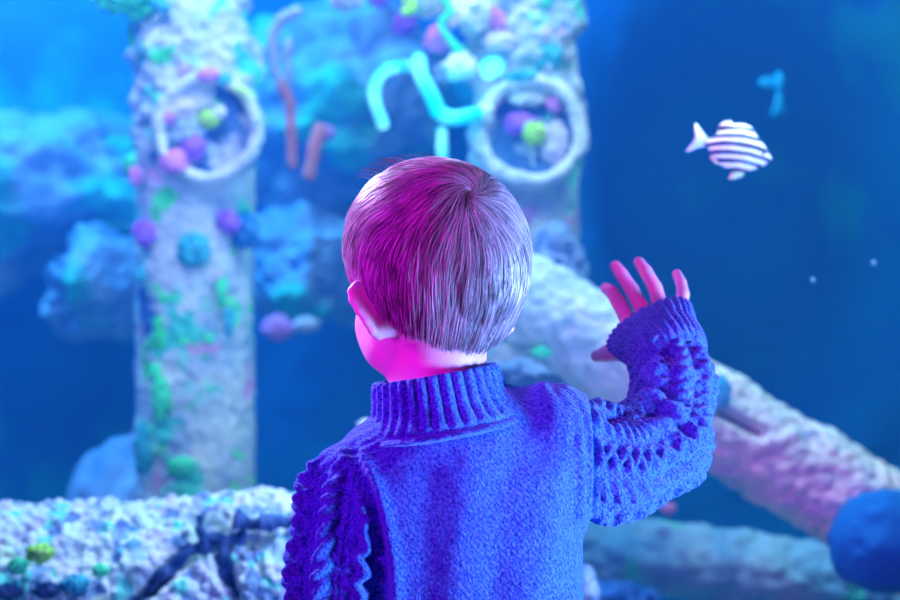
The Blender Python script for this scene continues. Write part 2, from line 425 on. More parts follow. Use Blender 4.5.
def sleeve_uv(V, C):
    """length along the sleeve's middle line and angle around it"""
    T = np.gradient(C, axis=0); T /= np.linalg.norm(T, axis=1)[:, None]
    L = np.concatenate([[0], np.cumsum(np.linalg.norm(np.diff(C, axis=0), axis=1))])
    n = np.array([0, -1.0, 0]); Ns = []
    for t in T: n = n-t*np.dot(n, t); n = n/np.linalg.norm(n); Ns.append(n)
    Ns = np.array(Ns); best = np.full(len(V), 9.0); bi = np.zeros(len(V), int)
    for i, c in enumerate(C):
        d = np.linalg.norm(V-c, axis=1); m = d < best; best[m] = d[m]; bi[m] = i
    r = V-C[bi]; B = np.cross(T[bi], Ns[bi])
    along = (r*T[bi]).sum(1)
    return L[bi]+along, np.arctan2((r*B).sum(1), (r*Ns[bi]).sum(1)), best
def plait(u, w, L, A=.0088, hw=.0070):
    h = np.zeros(len(u))
    for j in range(3):
        th = 2*PI*(u/L+j/3.0); c = A*np.sin(th); z = np.cos(2*th)
        q = np.clip(1-((w-c)/hw)**2, 0, 1)
        h = np.maximum(h, np.sqrt(q)*(.58+.42*z))
    return h
def rope(u, w, L, A=.0045, hw=.0066):
    h = np.zeros(len(u))
    for j in range(2):
        th = 2*PI*(u/L+j/2.0); c = A*np.sin(th); z = np.cos(th)
        h = np.maximum(h, np.sqrt(np.clip(1-((w-c)/hw)**2, 0, 1))*(.6+.4*z))
    return h
def cable(V, C, R, phase, L, big=4):
    u, phi, dist = sleeve_uv(V, C)
    step = 2*PI/big; w = ((phi-phase+step/2) % step-step/2)*R; w2 = ((phi-phase) % step-step/2)*R
    h = np.maximum(plait(u, w, L), .7*rope(u, w2, L*.55))
    h = .18+.82*h
    # thin ridges beside the cables
    h = np.maximum(h, .28*np.exp(-((np.abs(w)-.0185)/.0016)**2))
    return h, u, phi, dist
disp = np.zeros(len(V))
Cr = catmull([SH_R+[-.02, 0, 0], P(610, 461, 1.15), P(650, 452, 1.165), P(672, 425, 1.19), P(676, 385, 1.215), P(668, 352, 1.24), P(655, 335, 1.262)])
Cl = catmull([SH_L+[.006, 0, .04], SH_L, P(341, 570, 1.10), EL_L, WR_L])
px_ = V[:, 0]/V[:, 1]*FPX+450; py_ = 300-(V[:, 2]-CAMZ)/V[:, 1]*FPX
# sleeves begin where the armhole seams run
seamR = .1275; mR = V[:, 0] > seamR-.004
idx = np.where(mR)[0]; h, u, phi, dist = cable(V[idx], Cr, .047, math.radians(-12), .042, 5)
ramp = np.clip((V[idx, 0]-seamR)/.006, 0, 1)
disp[idx] += (.0095*h-.005)*ramp
disp[idx] -= .004*np.exp(-((V[idx, 0]-seamR+.0005)/.0022)**2)
# creases bunched inside the bent elbow and on the forearm
e0 = P(640, 405, 1.17)
cre = [([P(612, 418, 1.11), P(640, 408, 1.12), P(668, 412, 1.13), P(690, 432, 1.14)], -.007, .004),
       ([P(640, 385, 1.15), P(664, 388, 1.15), P(690, 402, 1.16)], -.007, .004),
       ([P(640, 398, 1.15), P(662, 400, 1.14), P(684, 418, 1.15)], .005, .005),
       ([P(640, 360, 1.18), P(658, 352, 1.19), P(680, 352, 1.19)], -.006, .0045),
       ([P(645, 372, 1.18), P(668, 368, 1.18), P(695, 376, 1.19)], .005, .005)]
def near(V, line):
    """distance in the plane facing the camera side (x,z) to a folded line"""
    best = np.full(len(V), 9.0)
    for a, b in zip(line[:-1], line[1:]):
        ab = (b-a)[[0, 2]]; t = np.clip(((V[:, [0, 2]]-a[[0, 2]])@ab)/(ab@ab), 0, 1)
        best = np.minimum(best, np.linalg.norm(V[:, [0, 2]]-a[[0, 2]]-t[:, None]*ab, axis=1))
    return best
back = np.clip(-Nn[:, 1]*2+.3, 0, 1)
for line, amp, wd in cre:
    disp += amp*np.exp(-(near(V, catmull(line, .004))/wd)**2)*back
def L_(pts, Y=1.075): return catmull([P(a, b, Y) for a, b in pts], .006)
fold = [(L_([(352, 450), (366, 478), (378, 515), (384, 555), (385, 600), (384, 660)]), -.007, .005),
        (L_([(360, 455), (378, 485), (390, 520), (397, 560), (399, 610)]), .0055, .006),
        (L_([(338, 452), (350, 470), (366, 520), (370, 560)]), .003, .004),
        (L_([(430, 470), (425, 520), (428, 600)]), -.003, .014),
        (L_([(470, 455), (462, 520), (452, 600)]), .0025, .014),
        (L_([(535, 410), (510, 470), (497, 540), (490, 620)]), -.0025, .014),
        (L_([(548, 398), (560, 430), (556, 480), (540, 560), (530, 620)]), .0035, .016),
        (L_([(545, 393), (568, 405), (580, 440), (583, 490), (580, 530)]), .0035, .005),
        (L_([(556, 396), (574, 418), (577, 450)]), -.003, .004),
        (L_([(566, 388), (586, 408), (592, 440), (592, 515)]), .0025, .003)]
for line, amp, wd in fold: disp += amp*np.exp(-(near(V, line)/wd)**2)*back
# left sleeve
cutL = np.interp(py_, [430, 450, 470, 500, 540, 600, 800], [330, 345, 362, 373, 381, 384, 384])
mL = (px_ < cutL) & (V[:, 0] < -.02) & (V[:, 2] < .845)
idx = np.where(mL)[0]; h, u, phi, dist = cable(V[idx], Cl, .045, math.radians(66), .064, 4)
ramp = np.clip((cutL[idx]-px_[idx])/10, 0, 1)*np.clip((py_[idx]-452)/18, 0, 1)
disp[idx] += (.0165*h-.0095)*ramp
# raglan rows over the left shoulder
sr = np.where((px_ < 400) & (px_ > 300) & (py_ < 500))[0]
disp[sr] += .0007*np.sin((px_[sr]*.5+py_[sr]*1.0)*.75)*np.clip((400-px_[sr])/40, 0, 1)*np.clip((500-py_[sr])/30, 0, 1)
disp += .0009*fbm(V*55, 2, 5)+.0016*vnoise(V*16, 3)
V = V+Nn*disp[:, None]
for _ in range(1): V = relax(V, F, .25)
sweater = mesh_obj('sweater', V, F, M['wool'], person)

def ribbed(name, rows, ax_z, ax_x, n=360, ribs=30, amp=.003, sharp=.9, parent=None):
    """rows: (centre, radius across, radius deep, rib strength) from the inside over the rim to the base"""
    z = np.array(ax_z, float); z /= np.linalg.norm(z); x = np.array(ax_x, float); x -= z*np.dot(x, z); x /= np.linalg.norm(x); y = np.cross(z, x)
    rows_ = []
    for i in range(len(rows)-1):
        for k in range(6):
            t = k/6; a, b = rows[max(i-1, 0)], rows[min(i+2, len(rows)-1)]; p1, p2 = rows[i], rows[i+1]
            rows_.append([.5*((2*np.array(p1[j]))+(-np.array(a[j])+p2[j])*t+(2*np.array(a[j])-5*np.array(p1[j])+4*np.array(p2[j])-b[j])*t*t+(-np.array(a[j])+3*np.array(p1[j])-3*np.array(p2[j])+b[j])*t**3) for j in range(4)])
    rows_.append([np.array(q) for q in rows[-1]])
    an = np.arange(n)*2*PI/n; V = []
    for c, rx, ry, s in rows_:
        rib = (np.abs(np.sin(an*ribs/2+.25*np.sin(an*3)))**sharp)*amp*s
        V.append(c+((rx+rib)*np.cos(an))[:, None]*x+((ry+rib)*np.sin(an))[:, None]*y)
    m = len(rows_); V = np.concatenate(V)
    V = V+.0006*np.stack([vnoise(V*90, 1), vnoise(V*90, 2), vnoise(V*90, 3)], 1)
    i, j = np.meshgrid(np.arange(m-1), np.arange(n), indexing='ij'); a = i*n+j; b = i*n+(j+1) % n
    F = np.stack([a, a+n, b+n, b], -1).reshape(-1, 4)
    return mesh_obj(name, V, F, M['wool'], parent)
ct = np.array([-.0135, 1.124, .8835]); cb = np.array([-.006, 1.126, .838]); az = np.array([-.17, .02, 1.0]); axx = np.array([1.0, 0, .17])
def cc(t): return ct+(cb-ct)*t
ribbed('turtleneck_collar', [(cc(.75), .046, .046, 0), (cc(.3), .0465, .0465, .2), (cc(.03), .048, .048, .6), (cc(-.02), .051, .051, .9), (cc(.05), .0545, .054, 1), (cc(.35), .0565, .0565, 1), (cc(.62), .0595, .060, 1), (cc(.82), .065, .0655, 1), (cc(.93), .0695, .069, .8), (cc(1.01), .0715, .0700, .1), (cc(1.06), .0755, .0745, .0), (cc(1.13), .0765, .0755, .4), (cc(1.2), .069, .067, 0)], az, axx, 420, 34, .0042, .9, sweater)
# right cuff: opening tilted up and to the left
q0 = P(660, 341, 1.255); q1 = P(648.5, 325.5, 1.275); ua = q1-q0
xa = P(690, 303, 1.27)-P(609, 351, 1.27)
def cq(t): return q0+(q1-q0)*t
ribbed('cuff', [(cq(.2), .030, .022, .2), (cq(.8), .0385, .023, .3), (cq(1.0), .0415, .0235, .6), (cq(1.05), .0435, .0255, 1), (cq(.95), .0450, .0285, 1), (cq(.5), .0425, .033, 1), (cq(.0), .0385, .036, 1), (cq(-.55), .0375, .038, .9), (cq(-1.1), .036, .037, .5), (cq(-1.5), .031, .032, 0)], ua/np.linalg.norm(ua)*.7+np.array([-.25, .35, .6])*.3, xa, 300, 30, .0038, .9, sweater)
def hidden_rib(name, c, r1, r2, h, ribs):
    c = np.array(c); z = np.array([0, 0, -1.0])
    ribbed(name, [(c, r1*.9, r2*.9, .2), (c+z*h, r1*.92, r2*.92, .4), (c+z*(h+.002), r1*.98, r2*.98, 1), (c+z*h*.9, r1, r2, 1), (c+z*h*.2, r1*1.02, r2*1.02, 1), (c-z*.004, r1*.97, r2*.97, 0)], -z, (1, 0, 0), 240, ribs, .003, .9, sweater)
hidden_rib('cuff', WR_L+[0, 0, .008], .033, .033, .03, 24)
hidden_rib('hem', (HIPX, YB, .478), .105, .086, .03, 70)

# trousers and shoes (below the picture, the child stands in them)
tf = Field(axis([(-.11, .13, .004)]), axis([(YB-.11, YB+.12, .004)]), axis([(.035, .56, .006)]))
tf.loft([(.44, HIPX, YB, .096, .072), (.50, HIPX, YB, .098, .074), (.545, HIPX, YB, .094, .070)], .02)
for sx in (-1, 1):
    hx = HIPX+sx*.047
    tf.cone((hx, YB, .46), (hx, YB+.005, .27), .060, .047, .02); tf.cone((hx, YB+.005, .27), (hx, YB-.003, .075), .047, .040, .015)
V, F = tf.mesh(2); V = V+normals(V, F)*(.003*fbm(V*np.array([20, 20, 34]), 2, 2))[:, None]
mesh_obj('trousers', V, F, M['trousers'], person)
for sx in (-1, 1):
    hx = HIPX+sx*.047; sf = Field(axis([(hx-.05, hx+.05, .003)]), axis([(YB-.06, YB+.14, .003)]), axis([(-.006, .11, .003)]))
    sf.cone((hx, YB-.012, .055), (hx, YB-.012, .085), .036, .034, .01); sf.cone((hx, YB-.015, .036), (hx+sx*.008, YB+.085, .034), .034, .031, .02)
    r, X, Y, Z = sf.box((-9, -9, -9), (9, 9, 9)); sf.d[:] = np.maximum(sf.d, .012-Z)
    V, F = sf.mesh(1); sh = mesh_obj('shoe', V, F, M['shoe'], person)
    n = 40; an = np.arange(n)*2*PI/n; xo = hx+sx*.004+.036*np.cos(an)*(1-.1*np.cos(an)); yo = YB+.034+.088*np.sin(an)
    V = np.concatenate([np.stack([xo, yo, np.full(n, z)], 1) for z in (0.0, .016)]+[[[hx, YB+.03, 0]], [[hx, YB+.03, .016]]])
    FF = [(i, (i+1) % n, n+(i+1) % n, n+i) for i in range(n)]+[((i+1) % n, i, 2*n) for i in range(n)]+[(n+i, n+(i+1) % n, 2*n+1) for i in range(n)]
    mesh_obj('sole', V, FF, M['sole'], sh, False)

# ---------------------------------------------------------------- hair
def scalp(p):
    """distance to the skull in head space"""
    def e(p, c, r):
        q = p-np.array(c); r = np.array(r); k0 = np.linalg.norm(q/r, axis=1); k1 = np.linalg.norm(q/r**2, axis=1)+1e-9; return k0*(k0-1)/k1
    a = e(p, (0, -.006, .022), (.0735, .088, .072)); b = e(p, (0, -.025, -.008), (.066, .066, .062)); k = .02
    h = np.clip(.5+.5*(b-a)/k, 0, 1); d = b*(1-h)+a*h-k*h*(1-h)
    c = e(p, (0, -.012, -.052), (.050, .052, .045)); h = np.clip(.5+.5*(c-d)/k, 0, 1); return c*(1-h)+d*h-k*h*(1-h)
def sgrad(p):
    g = np.stack([scalp(p+np.eye(3)[i]*.0005)-scalp(p-np.eye(3)[i]*.0005) for i in range(3)], 1)
    return g/(np.linalg.norm(g, axis=1)[:, None]+1e-9)
def hairline(p):
    """lowest z (head space) where hair grows, by angle from the nape"""
    a = np.degrees(np.abs(np.arctan2(p[:, 0], -p[:, 1])))
    return np.interp(a, [0, 12, 30, 48, 62, 78, 92, 104, 112, 124, 150, 180], [-.060, -.058, -.052, -.043, -.030, -.012, .003, -.006, -.016, .020, .050, .056])
def onto(p, off):
    for _ in range(4): p = p-sgrad(p)*(scalp(p)-off)[:, None]
    return p
# cap under the strands
nu, nv = 150, 200
d = []
for i in range(nv+1):
    th = PI*.80*i/nv
    ph = np.arange(nu)*2*PI/nu
    d.append(np.stack([np.sin(th)*np.cos(ph), np.sin(th)*np.sin(ph), np.full(nu, np.cos(th))], 1))
D = np.concatenate(d); p = np.array([0, -.01, .0])+D*.10
p = onto(p, .0007); keep = p[:, 2] > hairline(p)
i, j = np.meshgrid(np.arange(nv), np.arange(nu), indexing='ij'); a = i*nu+j; b = i*nu+(j+1) % nu
Fc = np.stack([a, a+nu, b+nu, b], -1).reshape(-1, 4); Fc = Fc[keep[Fc].all(1)]
used = np.unique(Fc); re_ = -np.ones(len(p), int); re_[used] = np.arange(len(used))
hair = mesh_obj('hair', (HC+p[used]@HR.T), re_[Fc], M['hair'], person)
ca = hair.data.color_attributes.new('tone', 'FLOAT_COLOR', 'POINT'); ca.data.foreach_set('color', np.tile(np.array([.35, .35, .35, 1], np.float32), len(used)))
# the whorl on the crown, where the strands start from
WH = onto(np.array([[-.004, -.072, .058]]), 0)[0]
NS, K = 15000, 13
rootdir = rng.normal(size=(NS*3, 3)); rootdir /= np.linalg.norm(rootdir, axis=1)[:, None]
r0 = onto(np.array([0, -.01, 0])+rootdir*.09, .0012)
ok = (r0[:, 2] > hairline(r0)+.002) & ((r0[:, 1] < .03) | (r0[:, 2] > .02))
r0 = r0[ok][:NS]
ex = onto(WH+rng.normal(size=(1600, 3))*.010, .001); r0 = np.concatenate([r0, ex]); NS = len(r0)
clump = vnoise(r0*130, 9); clump2 = vnoise(r0*60, 12)
length = (.048+.016*rng.random(NS)+.008*clump)*np.where(r0[:, 2] < -.045, .65, 1)
length = length*np.where((np.abs(r0[:, 0]) > .05) & (r0[:, 2] < .02), .8, 1)
length = np.minimum(length, .006+.011*rng.random(NS)+.004*clump+1.1*(r0[:, 2]-hairline(r0)))
fr = r0-WH; frn = np.linalg.norm(fr, axis=1)
p = r0.copy(); path = [p.copy()]
step = length/(K-1)
jit = rng.normal(size=(NS, 3))*.09
for k in range(1, K):
    g = sgrad(p); away = p-WH; dist = np.linalg.norm(away, axis=1)[:, None]; away = away/(dist+1e-6)
    swirl = np.cross(g, away)*(1.3*np.exp(-dist/.022))
    low = np.clip((-p[:, 2:3]+.03)/.05, 0, 1)
    v = away*(1-.55*low)+swirl+np.array([0, 0, -1.0])*(.35+.9*low)*np.clip(dist/.04, 0, 1)+jit*.8
    v = v+np.cross(g, away)*(.28*vnoise(p*28, 21)+.22*vnoise(p*75, 22))[:, None]
    v = v-g*(v*g).sum(1)[:, None]; v /= np.linalg.norm(v, axis=1)[:, None]+1e-9
    p = p+v*step[:, None]
    t = k/(K-1)
    off = .0013+(.0032+.0018*clump+.0012*clump2+.0012*np.clip(frn/.05, 0, 1))*math.sin(t*PI*.62)
    q = p-sgrad(p)*(scalp(p)-off)[:, None]
    # strands hang free below the skull's curve at the nape
    p = q; path.append(p.copy())
path = np.stack(path, 1)
# a few loose cowlick hairs standing up on top
nc = 46
base = onto(np.stack([rng.normal(-.012, .020, nc), rng.normal(.01, .02, nc), np.full(nc, .09)], 1), .001)
cow = []
for k in range(K):
    t = k/(K-1); dirs = np.stack([-.6+0*base[:, 0], .2+0*base[:, 0], .55-.6*t+0*base[:, 0]], 1)
    base = base+dirs/np.linalg.norm(dirs, axis=1)[:, None]*(.0022 if k else 0)+rng.normal(size=base.shape)*.0002*0; cow.append(base.copy())
path = np.concatenate([path, np.stack(cow, 1)]); NS2 = len(path)
W = HC+path@HR.T
rad = np.concatenate([.00042+.00022*rng.random(NS), np.full(nc, .00028)])
tt = np.linspace(0, 1, K); prof = np.interp(tt, [0, .1, .6, 1], [.7, 1, .9, .15])
T = np.gradient(W, axis=1); T /= np.linalg.norm(T, axis=2)[..., None]+1e-9
U = np.cross(T, (W-HC)/np.linalg.norm(W-HC, axis=2)[..., None]); U /= np.linalg.norm(U, axis=2)[..., None]+1e-9; B = np.cross(U, T)
V = []
for kk in range(3):
    an = kk*2*PI/3+PI/2; V.append(W+(rad[:, None]*prof[None])[..., None]*(math.cos(an)*U+math.sin(an)*B))
V = np.stack(V, 2).reshape(-1, 3)
s_, k_, c_ = np.meshgrid(np.arange(NS2), np.arange(K-1), np.arange(3), indexing='ij')
a = (s_*K+k_)*3+c_; b = (s_*K+k_)*3+(c_+1) % 3
F = np.stack([a, b, b+3, a+3], -1).reshape(-1, 4)
hs = mesh_obj('hair_strands', V, F, M['hair'], hair); hs['kind'] = 'stuff'
tone = np.clip(.5+.30*np.concatenate([clump, np.zeros(nc)])+.22*rng.normal(size=NS2), 0, 1)
ca = hs.data.color_attributes.new('tone', 'FLOAT_COLOR', 'POINT'); c4 = np.ones((NS2, K*3, 4), np.float32); c4[:, :, :3] = tone[:, None, None]
ca.data.foreach_set('color', c4.ravel())

# ================================================================== THE ROOM
def box(name, lo, hi, mat, parent=None):
    lo, hi = np.array(lo, float), np.array(hi, float)
    V = [(x, y, z) for x in (lo[0], hi[0]) for y in (lo[1], hi[1]) for z in (lo[2], hi[2])]
    F = [(0, 1, 3, 2), (4, 6, 7, 5), (0, 4, 5, 1), (2, 3, 7, 6), (0, 2, 6, 4), (1, 5, 7, 3)]
    return mesh_obj(name, V, F, mat, parent, False)
M['carpet'] = plain('dark_carpet', (.03, .04, .09), .95, .5, 200)
M['wall'] = plain('dark_wall', (.03, .04, .10), .8, .15, 60)
GY = 1.3305
structure(box('floor', (-3, -2, -.05), (3, GY+.13, 0), M['carpet']))
structure(box('wall_front', (-3, GY, 0), (3, GY+.12, .50), M['wall']))
structure(box('wall_top', (-3, GY, 2.3), (3, GY+.12, 2.9), M['wall']))
structure(box('wall_left', (-3.1, -2, 0), (-3, GY+.12, 2.9), M['wall']))
structure(box('wall_right', (3, -2, 0), (3.1, GY+.12, 2.9), M['wall']))
structure(box('trim_1', (-3, GY-.03, .47), (3, GY, .52), M['wall']))
gm, N, L, b = newmat('clear_glass'); N.remove(b)
out = N['Material Output']; tr = N.new('ShaderNodeBsdfTransparent'); tr.inputs['Color'].default_value = (.96, .98, 1, 1)
gl = N.new('ShaderNodeBsdfGlossy'); gl.inputs['Roughness'].default_value = .02; fz = N.new('ShaderNodeFresnel'); fz.inputs['IOR'].default_value = 1.15
mx = N.new('ShaderNodeMixShader'); L.new(fz.outputs[0], mx.inputs[0]); L.new(tr.outputs[0], mx.inputs[1]); L.new(gl.outputs[0], mx.inputs[2]); L.new(mx.outputs[0], out.inputs['Surface'])
structure(box('window_1', (-3, GY, .50), (3, GY+.05, 2.3), gm))

# ================================================================== THE TANK
LIL = (.68, .72, .86); WHT = (.85, .86, .90); TEAL = (.10, .80, .66); GRN = (.10, 1.0, .35); PNK = (.85, .42, .80); DBL = (.05, .16, .50); YEL = (.60, .90, .25)
M['pillar'] = crusty('encrusted_pillar', ((.40, .54, .78), (.84, .86, .94)), [(TEAL, 9, .555, 1), (GRN, 12, .60, 2), (PNK, 10, .63, 3), (DBL, 7, .62, 4)], 9, .4, 50)
M['log'] = crusty('encrusted_log', ((.55, .64, .80), (.9, .9, .93)), [(TEAL, 9, .58, 5), (DBL, 14, .60, 6), (YEL, 13, .68, 2)], 14, .5, 90, (46, [WHT, (.55, .60, .85), TEAL, (.9, .9, 1), (.75, .62, .85), WHT, (.20, .35, .72), (.08, .20, .55), (.80, .9, .75)], .78))
M['mast'] = crusty('pale_log', ((.52, .68, .78), (.88, .92, .90)), [(TEAL, 12, .66, 3), (DBL, 7, .70, 6)], 8, .5, 60)
M['beam'] = crusty('blue_log', ((.14, .42, .78), (.34, .60, .88)), [(TEAL, 8, .62, 1)], 6, .4, 40)
M['rock'] = crusty('tank_rock', ((.14, .28, .58), (.34, .44, .74)), [((.06, .55, .50), 1.6, .52, 2)], 3.2, .3, 12)
M['backwall'] = crusty('painted_wall', ((.002, .11, .50), (.004, .18, .60)), [((.01, .32, .50), 1.1, .56, 3)], .9, .3, 5)
M['sand'] = plain('sand', (.5, .6, .7), .9, .5, 30)
def colmat(name, c, c2=None, bump=.5):
    c2 = c2 or tuple(min(1, x*1.25+.08) for x in c); return crusty(name, (c, c2), [], 30, bump, 70)
CM = {k: colmat(k+'_coral', v) for k, v in dict(green=(.06, .95, .40), yellow=(.45, 1.0, .15), pink=(.95, .25, .70), purple=(.40, .12, .85), lilac=(.72, .62, .92), white=(.88, .86, .92), teal=(.03, .45, .60), blue=(.012, .22, .60), slate=(.35, .48, .72), navy=(.006, .05, .22)).items()}

def column(name, a, b, rfun, mat, amp=.01, seed=0, nz=240, nr=150, bscale=22, lump=.010, lscale=26, extra=None):
    a = np.array(a, float); b = np.array(b, float); T = b-a; L = np.linalg.norm(T); T /= L
    n = np.cross(T, [0, 1, 0]); n /= np.linalg.norm(n); m = np.cross(T, n)
    t = np.linspace(0, 1, nz); an = np.arange(nr)*2*PI/nr
    TT, AA = np.meshgrid(t, an, indexing='ij'); TT = TT.ravel(); AA = AA.ravel()
    dirs = np.cos(AA)[:, None]*n+np.sin(AA)[:, None]*m; c = a+TT[:, None]*T*L; R = rfun(TT)
    S = c+dirs*R[:, None]
    h = amp*fbm(S*bscale, 4, seed)
    cl = cells(S*lscale, seed); h = h+lump*np.clip(1-(cl/.62)**2, 0, 1)
    if extra is not None: h = h+extra(S, TT)
    V = S+dirs*h[:, None]
    i, j = np.meshgrid(np.arange(nz-1), np.arange(nr), indexing='ij'); p = i*nr+j; q = i*nr+(j+1) % nr
    F = np.stack([p, q, q+nr, p+nr], -1).reshape(-1, 4)
    k = len(V); V = np.concatenate([V, [a, b]])
    c0 = np.array([[(x+1) % nr, x, k, k] for x in range(nr)]); 
    faces = [tuple(map(int, r)) for r in F]+[((x+1) % nr, x, k) for x in range(nr)]+[((nz-1)*nr+x, (nz-1)*nr+(x+1) % nr, k+1) for x in range(nr)]
    return mesh_obj(name, V, faces, mat)

def clump(name, c, r, mat, seed, squash=(1, 1, 1), knob=.35, scale=2.2, res=5, rough=.18):
    import bmesh
    bm = bmesh.new(); bmesh.ops.create_icosphere(bm, subdivisions=res, radius=1)
    V = np.array([v.co[:] for v in bm.verts]); F = [tuple(v.index for v in fc.verts) for fc in bm.faces]; bm.free()
    off = np.array([seed*3.1, seed*1.7, seed*.9]); n = V*scale+off
    h = 1+knob*np.clip(1-(cells(n, seed)/.6)**2, -.3, 1)+rough*fbm(V*1.3+off, 6 if rough > .2 else 3, seed)
    V = V*h[:, None]*r*np.array(squash)
    o = mesh_obj(name, V, F, mat); o.location = Vector([float(x) for x in c]); return o

# left pillar
YP = 3.1; s = YP/FPX; PX0 = P(195, 300, YP)[0]
def rL(t):
    z = -1.25+t*(2.15+1.25); py = 300-(z-CAMZ)/s
    return np.interp(py, [-60, 0, 55, 120, 180, 300, 480, 900], [50, 50, 66, 60, 58, 57, 59, 62])*s
def xL(S, T):
    py = 300-(S[:, 2]-CAMZ)/s; up = np.clip((200-py)/80, 0, 1)
    return up*(.020*fbm(S*14, 3, 8)+.008*np.clip(1-(cells(S*38, 5)/.6)**2, 0, 1))
pillar = thing('pillar', 'tall encrusted pillar on the left with a round porthole ring near its top', 'pillar', (PX0, YP, -1.2), 'encrusted pillars in the tank')
o = column('shaft', (PX0, YP, -1.25), (PX0, YP, 2.15), rL, M['pillar'], .005, 3, 560, 200, 13, .0035, 30, xL); o.parent = pillar; o.matrix_parent_inverse = Matrix.Translation(-pillar.location)
PX1 = P(526, 300, YP)[0]
pillar2 = thing('pillar', 'tall encrusted pillar behind the child with a round porthole ring', 'pillar', (PX1, YP, -1.2), 'encrusted pillars in the tank')
o = column('shaft', (PX1, YP, -1.25), (PX1, YP, 2.15), lambda t: np.full(len(t), 54*s)+.004*np.sin(t*60), M['pillar'], .005, 11, 560, 200, 13, .0035, 30, xL); o.parent = pillar2; o.matrix_parent_inverse = Matrix.Translation(-pillar2.location)
M['ring'] = crusty('ring_metal', ((.66, .70, .88), (.92, .92, .95)), [(YEL, 5, .56, 3), (TEAL, 8, .64, 1)], 12, .4, 60)
def ring(parent, px, py, R, r, Y, seed):
    c = P(px, py, Y); n = 128; k = 20; V = []; Rm, rm = R*Y/FPX, r*Y/FPX
    for i in range(n):
        a = 2*PI*i/n
        for j in range(k):
            b = 2*PI*j/k; V.append((c[0]+(Rm+rm*math.cos(b))*math.cos(a), c[1]+rm*1.3*math.sin(b), c[2]+(Rm+rm*math.cos(b))*math.sin(a)))
    V = np.array(V); V = V+.006*np.stack([fbm(V*30, 3, seed+q) for q in range(3)], 1)
    i, j = np.meshgrid(np.arange(n), np.arange(k), indexing='ij')
    F = np.stack([i*k+j, ((i+1) % n)*k+j, ((i+1) % n)*k+(j+1) % k, i*k+(j+1) % k], -1).reshape(-1, 4)
    return mesh_obj('porthole_ring', V, F, M['ring'], parent)
yr = YP-.165
ring(pillar, 208, 128, 50, 6.5, yr, 1); ring(pillar2, 530, 132, 50, 8, yr, 2)
def disc(parent, px, py, R, Y, mat, seed):
    """sunken porthole plate behind the ring"""
    c = P(px, py, Y); n = 64; m = 24; V = [c+[0, .015, 0]]; 
    for i in range(1, m+1):
        rr = R*Y/FPX*i/m
        for j in range(n):
            a = 2*PI*j/n; V.append(c+np.array([rr*math.cos(a), .015*(1-(i/m)**4), rr*math.sin(a)]))
    V = np.array(V); V[:, 1] += .006*fbm(V*30, 3, seed)
    F = [(0, 1+j, 1+(j+1) % n) for j in range(n)]+[(1+(i-1)*n+j, 1+i*n+j, 1+i*n+(j+1) % n, 1+(i-1)*n+(j+1) % n) for i in range(1, m) for j in range(n)]
    # rim going back into the pillar
    k = len(V); V = np.concatenate([V, V[1+(m-1)*n:1+m*n]+[0, .12, 0]])
    F += [(1+(m-1)*n+j, k+j, k+(j+1) % n, 1+(m-1)*n+(j+1) % n) for j in range(n)]
    return mesh_obj('porthole_plate', V, F, mat, parent)
M['plate'] = crusty('porthole_plate', ((.012, .12, .42), (.12, .28, .60)), [(LIL, 8, .56, 4)], 12, .4, 40)
disc(pillar, 208, 128, 49, yr+.012, M['plate'], 3); disc(pillar2, 530, 132, 49, yr+.012, M['plate'], 4)

